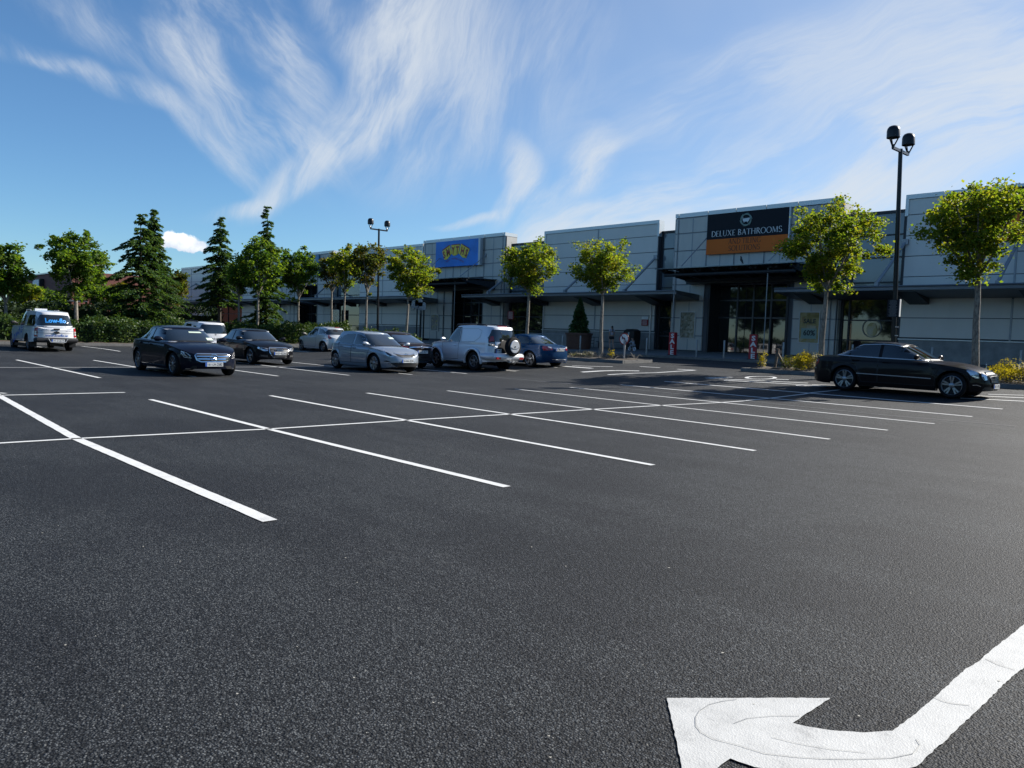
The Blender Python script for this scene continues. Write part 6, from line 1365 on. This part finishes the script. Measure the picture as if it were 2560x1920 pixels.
b = MB(); b.tube([(xe - .05, 0, .40), (xe - .32, 0, .40), (xe - .34, 0, .48)], .03, 8); b.cbox((xe - .26, -.02, .42), (.06, .3, .08)); b.lathe([(0, .03), (.028, .02), (.03, 0), (.028, -.02)], 12, 0, 'Z', (xe - .34, 0, .52)); b.build('tow_bar', 'galv', c.root, local=True)
b = MB(); b.box((-1.84, -.25, 1.80), (-1.78, .25, 1.84)); b.build('brake_light', 'tail', c.root, local=True)
both(c, 'headlight', [(2, y, z) for y, z in [(.5, .82), (.52, .98), (.88, 1.0), (.88, .84)]], 15, 'lens')

# ---- white 4x4 behind the left saloon
L, W_, H_, wb, fo = 4.31, .91, 1.58, 2.67, .82
c = Car('white small 4x4 with black roof rails peeping out behind the left saloon', (-38.7 - L / 2, 16.2, .1), PI, L, W_, H_, wb, fo, 'suv', 'p_white', r=.345, sill=.25, cat='4x4')
c.doors([[(c.ax[0] - .46, .36), (c.ax[0] - .44, .7), (.95, .93), (-.1, .95), (-.1, .36)], [(-.125, .36), (-.125, .95), (-1.05, .97), (c.ax[1] + .4, .62), (c.ax[1] + .46, .36)]], handles=[(.05, .86), (-.85, .88)])
c.glasses([[(.88, .98), (.42, 1.36), (.24, 1.44), (-.06, 1.46), (-.06, .98)], [(-.15, .98), (-.15, 1.46), (-.92, 1.44), (-.98, .99)], [(-1.25, 1.05), (-1.22, 1.36), (-1.55, 1.33), (-1.5, 1.05)]], rear_w=.88, rear_low=.02, rear_top=.09); c.wheels('five', 5, 'rim', .66); c.mirrors('black')
for sg in (1, -1):
    b = MB(); b.tube([(.25, sg * .60, 1.46), (.15, sg * .61, 1.56), (-.5, sg * .61, 1.61), (-1.35, sg * .60, 1.58), (-1.5, sg * .58, 1.48)], [.02, .035, .035, .035, .02], 8); b.build('roof_rail', 'trim', c.root, local=True, smooth=True)
both(c, 'tail_lamp', [(-2.1, y, z) for y, z in [(.74, .72), (.74, .98), (.86, .98), (.88, .72)]], 160, 'tail'); c.plate('13-D-6620', 'rear', .72)
b = MB(); b.lathe([(0, 0), (.05, 0), (.05, .02), (0, .02)], 6, 0, 'X', (-2.2, 0, .93)); b.build('emblem', 'galv', c.root, local=True); c.patch('lower_valance', [(-2.1, y, z) for y, z in [(-.8, .28), (-.8, .5), (.8, .5), (.8, .28)]], 180, 'trim')

# ---- white pickup with canopy
L, W_, H_, wb, fo = 5.30, .925, 1.84, 3.22, .90
c = Car('white pickup with a canopy and blue lettering parked at the far left', place(-43.3, 8.2, PI, W_, L, fo, z=.06), PI, L, W_, H_, wb, fo, 'suv', 'p_white', r=.375, sill=.42, name='pickup_truck', cat='pickup', gh=(.46, .17, -.985, -.86),
        sh=[(-1, .50), (-.99, .59), (-.9, .60), (0, .60), (.42, .60), (.70, .59), (.90, .56), (.97, .50), (1, .42)], rear=[(0, -.02), (.6, .0), (.9, 0), (1.3, 0)], W2=(.90, .70), nr=14.)
c.doors([[(c.ax[0] - .50, .48), (c.ax[0] - .50, .8), (1.02, 1.07), (.18, 1.09), (.18, .48)], [(.155, .48), (.155, 1.09), (-.62, 1.10), (-.66, .7), (-.6, .48)]], handles=[(.30, .98), (-.5, .98)])
c.glasses([[(1.0, 1.13), (.58, 1.56), (.42, 1.66), (.22, 1.68), (.22, 1.13)], [(.13, 1.13), (.13, 1.68), (-.50, 1.66), (-.56, 1.14)]], rear_w=.86, rear_low=.04, rear_top=.13)
c.patch('canopy_window', [(a, 0, z) for a, z in [(-.95, 1.18), (-.98, 1.5), (-1.1, 1.62), (-2.0, 1.62), (-2.18, 1.50), (-2.2, 1.2), (-2.1, 1.14), (-1.05, 1.14)]], 90, 'cglass', mirror=True)
c.strip('canopy_seam', [(-.72, 0, 1.12), (-2.6, 0, 1.12)], .02, 90, 'trim', off=.008, mirror=True); c.strip('cab_gap', [(-.70, 0, .5), (-.70, 0, 1.7)], .02, 90, 'trim', off=.008, mirror=True)
c.wheels('five', 6, 'rimg', .62); c.mirrors('black', x=.92, z=1.22)
both(c, 'tail_lamp', [(-2.6, y, z) for y, z in [(.76, .66), (.76, 1.06), (.92, 1.06), (.93, .66)]], 150, 'tail', off=.02, step=.03)
both(c, 'reversing_light', [(-2.6, y, z) for y, z in [(.79, .74), (.79, .92), (.89, .92), (.89, .74)]], 150, 'tailw', off=.03, step=.03); c.strip('lamp_divider', [(-2.6, .77, .83), (-2.6, .92, .83)], .025, 150, 'trim', off=.034, mirror=True)
c.strip('tailgate_seam', [(-2.6, y, z) for y, z in [(-.75, .62), (-.75, 1.08), (.75, 1.08), (.75, .62)]], .014, 180, 'galv', off=.008, closed=True); c.strip('tailgate_crease', [(-2.6, -.72, .83), (-2.6, .72, .83)], .02, 180, 'galv', off=.007)
xe = -c.L2
b = MB(); b.tube([(xe + .1, .80, .52), (xe - .12, .76, .52), (xe - .16, .3, .52), (xe - .16, -.3, .52), (xe - .12, -.76, .52), (xe + .1, -.80, .52)], .09, 10); b.v = [(x, y, .52 + (z - .52) * 1.25) for x, y, z in b.v]; b.build('rear_bumper', 'trim', c.root, local=True, smooth=True)
c.plate('141-D-26175', 'rear', .50, x=2.65 + .265)
b = MB(); b.tube([(xe - .27, .38, .60), (xe - .27, .30, .44), (xe - .27, -.3, .44), (xe - .27, -.38, .60)], .018, 6); b.build('bumper_trim', 'silver', c.root, local=True)
b = MB(); b.box((xe - .03, -.12, .98), (xe + .02, .12, 1.04)); b.build('handle', 'trim', c.root, local=True)
b = MB(); b.v = []; b.lathe([(0, -.02), (.11, -.02), (.12, 0)], 20, 0, 'X', (xe - .01, 0, .86)); b.v = [(x, y, .86 + (z - .86) * .45) for x, y, z in b.v]; b.build('emblem', 'trim', c.root, local=True)
c.words('lettering', 'Low-flo', 0, 1.30, .27, 180, 'cyanl', bold=.035, off=.022); c.words('lettering', 'www.lowflo.ie', 0, .68, .155, 180, 'bluel', bold=.012, shear=.15, off=.006)
c.words('lettering', 'Water Management', .43, 1.0, .062, 180, 'greyl', sgn=1, off=.014) if False else c.words('lettering', 'Water Management', -.43, 1.0, .062, 180, 'greyl', off=.006); c.words('lettering', 'Leak Detection', -.47, .925, .062, 180, 'greyl', off=.006)
c.words('lettering', 'FreePhone', .55, .99, .062, 180, 'greyl', off=.006); c.words('lettering', '1800 204 200', .52, .915, .062, 180, 'greyl', off=.006)
c.words('lettering', 'Low-flo', -.35, .56, .62, 90, 'bluel', bold=.02, rot=.30, off=.007); c.words('lettering', 'Low-flo', .35, .56, .62, -90, 'bluel', bold=.02, rot=.30, off=.014)
b = MB(); b.box((.1, -.25, 1.80), (.3, .25, 1.93)); b.build('roof_box', 'p_white', c.root, local=True)
for sg in (1, -1):
    b = MB(); b.tube([(.3, sg * .56, 1.78), (.2, sg * .57, 1.86), (-.55, sg * .57, 1.86), (-.62, sg * .56, 1.78)], .02, 6); b.build('roof_rail', 'galv', c.root, local=True)
    b = MB(); b.box((c.ax[1] - .6, sg * .78 - .13, .2), (c.ax[1] - .56, sg * .78 + .13, .5)); b.build('mud_flap', 'trim', c.root, local=True)
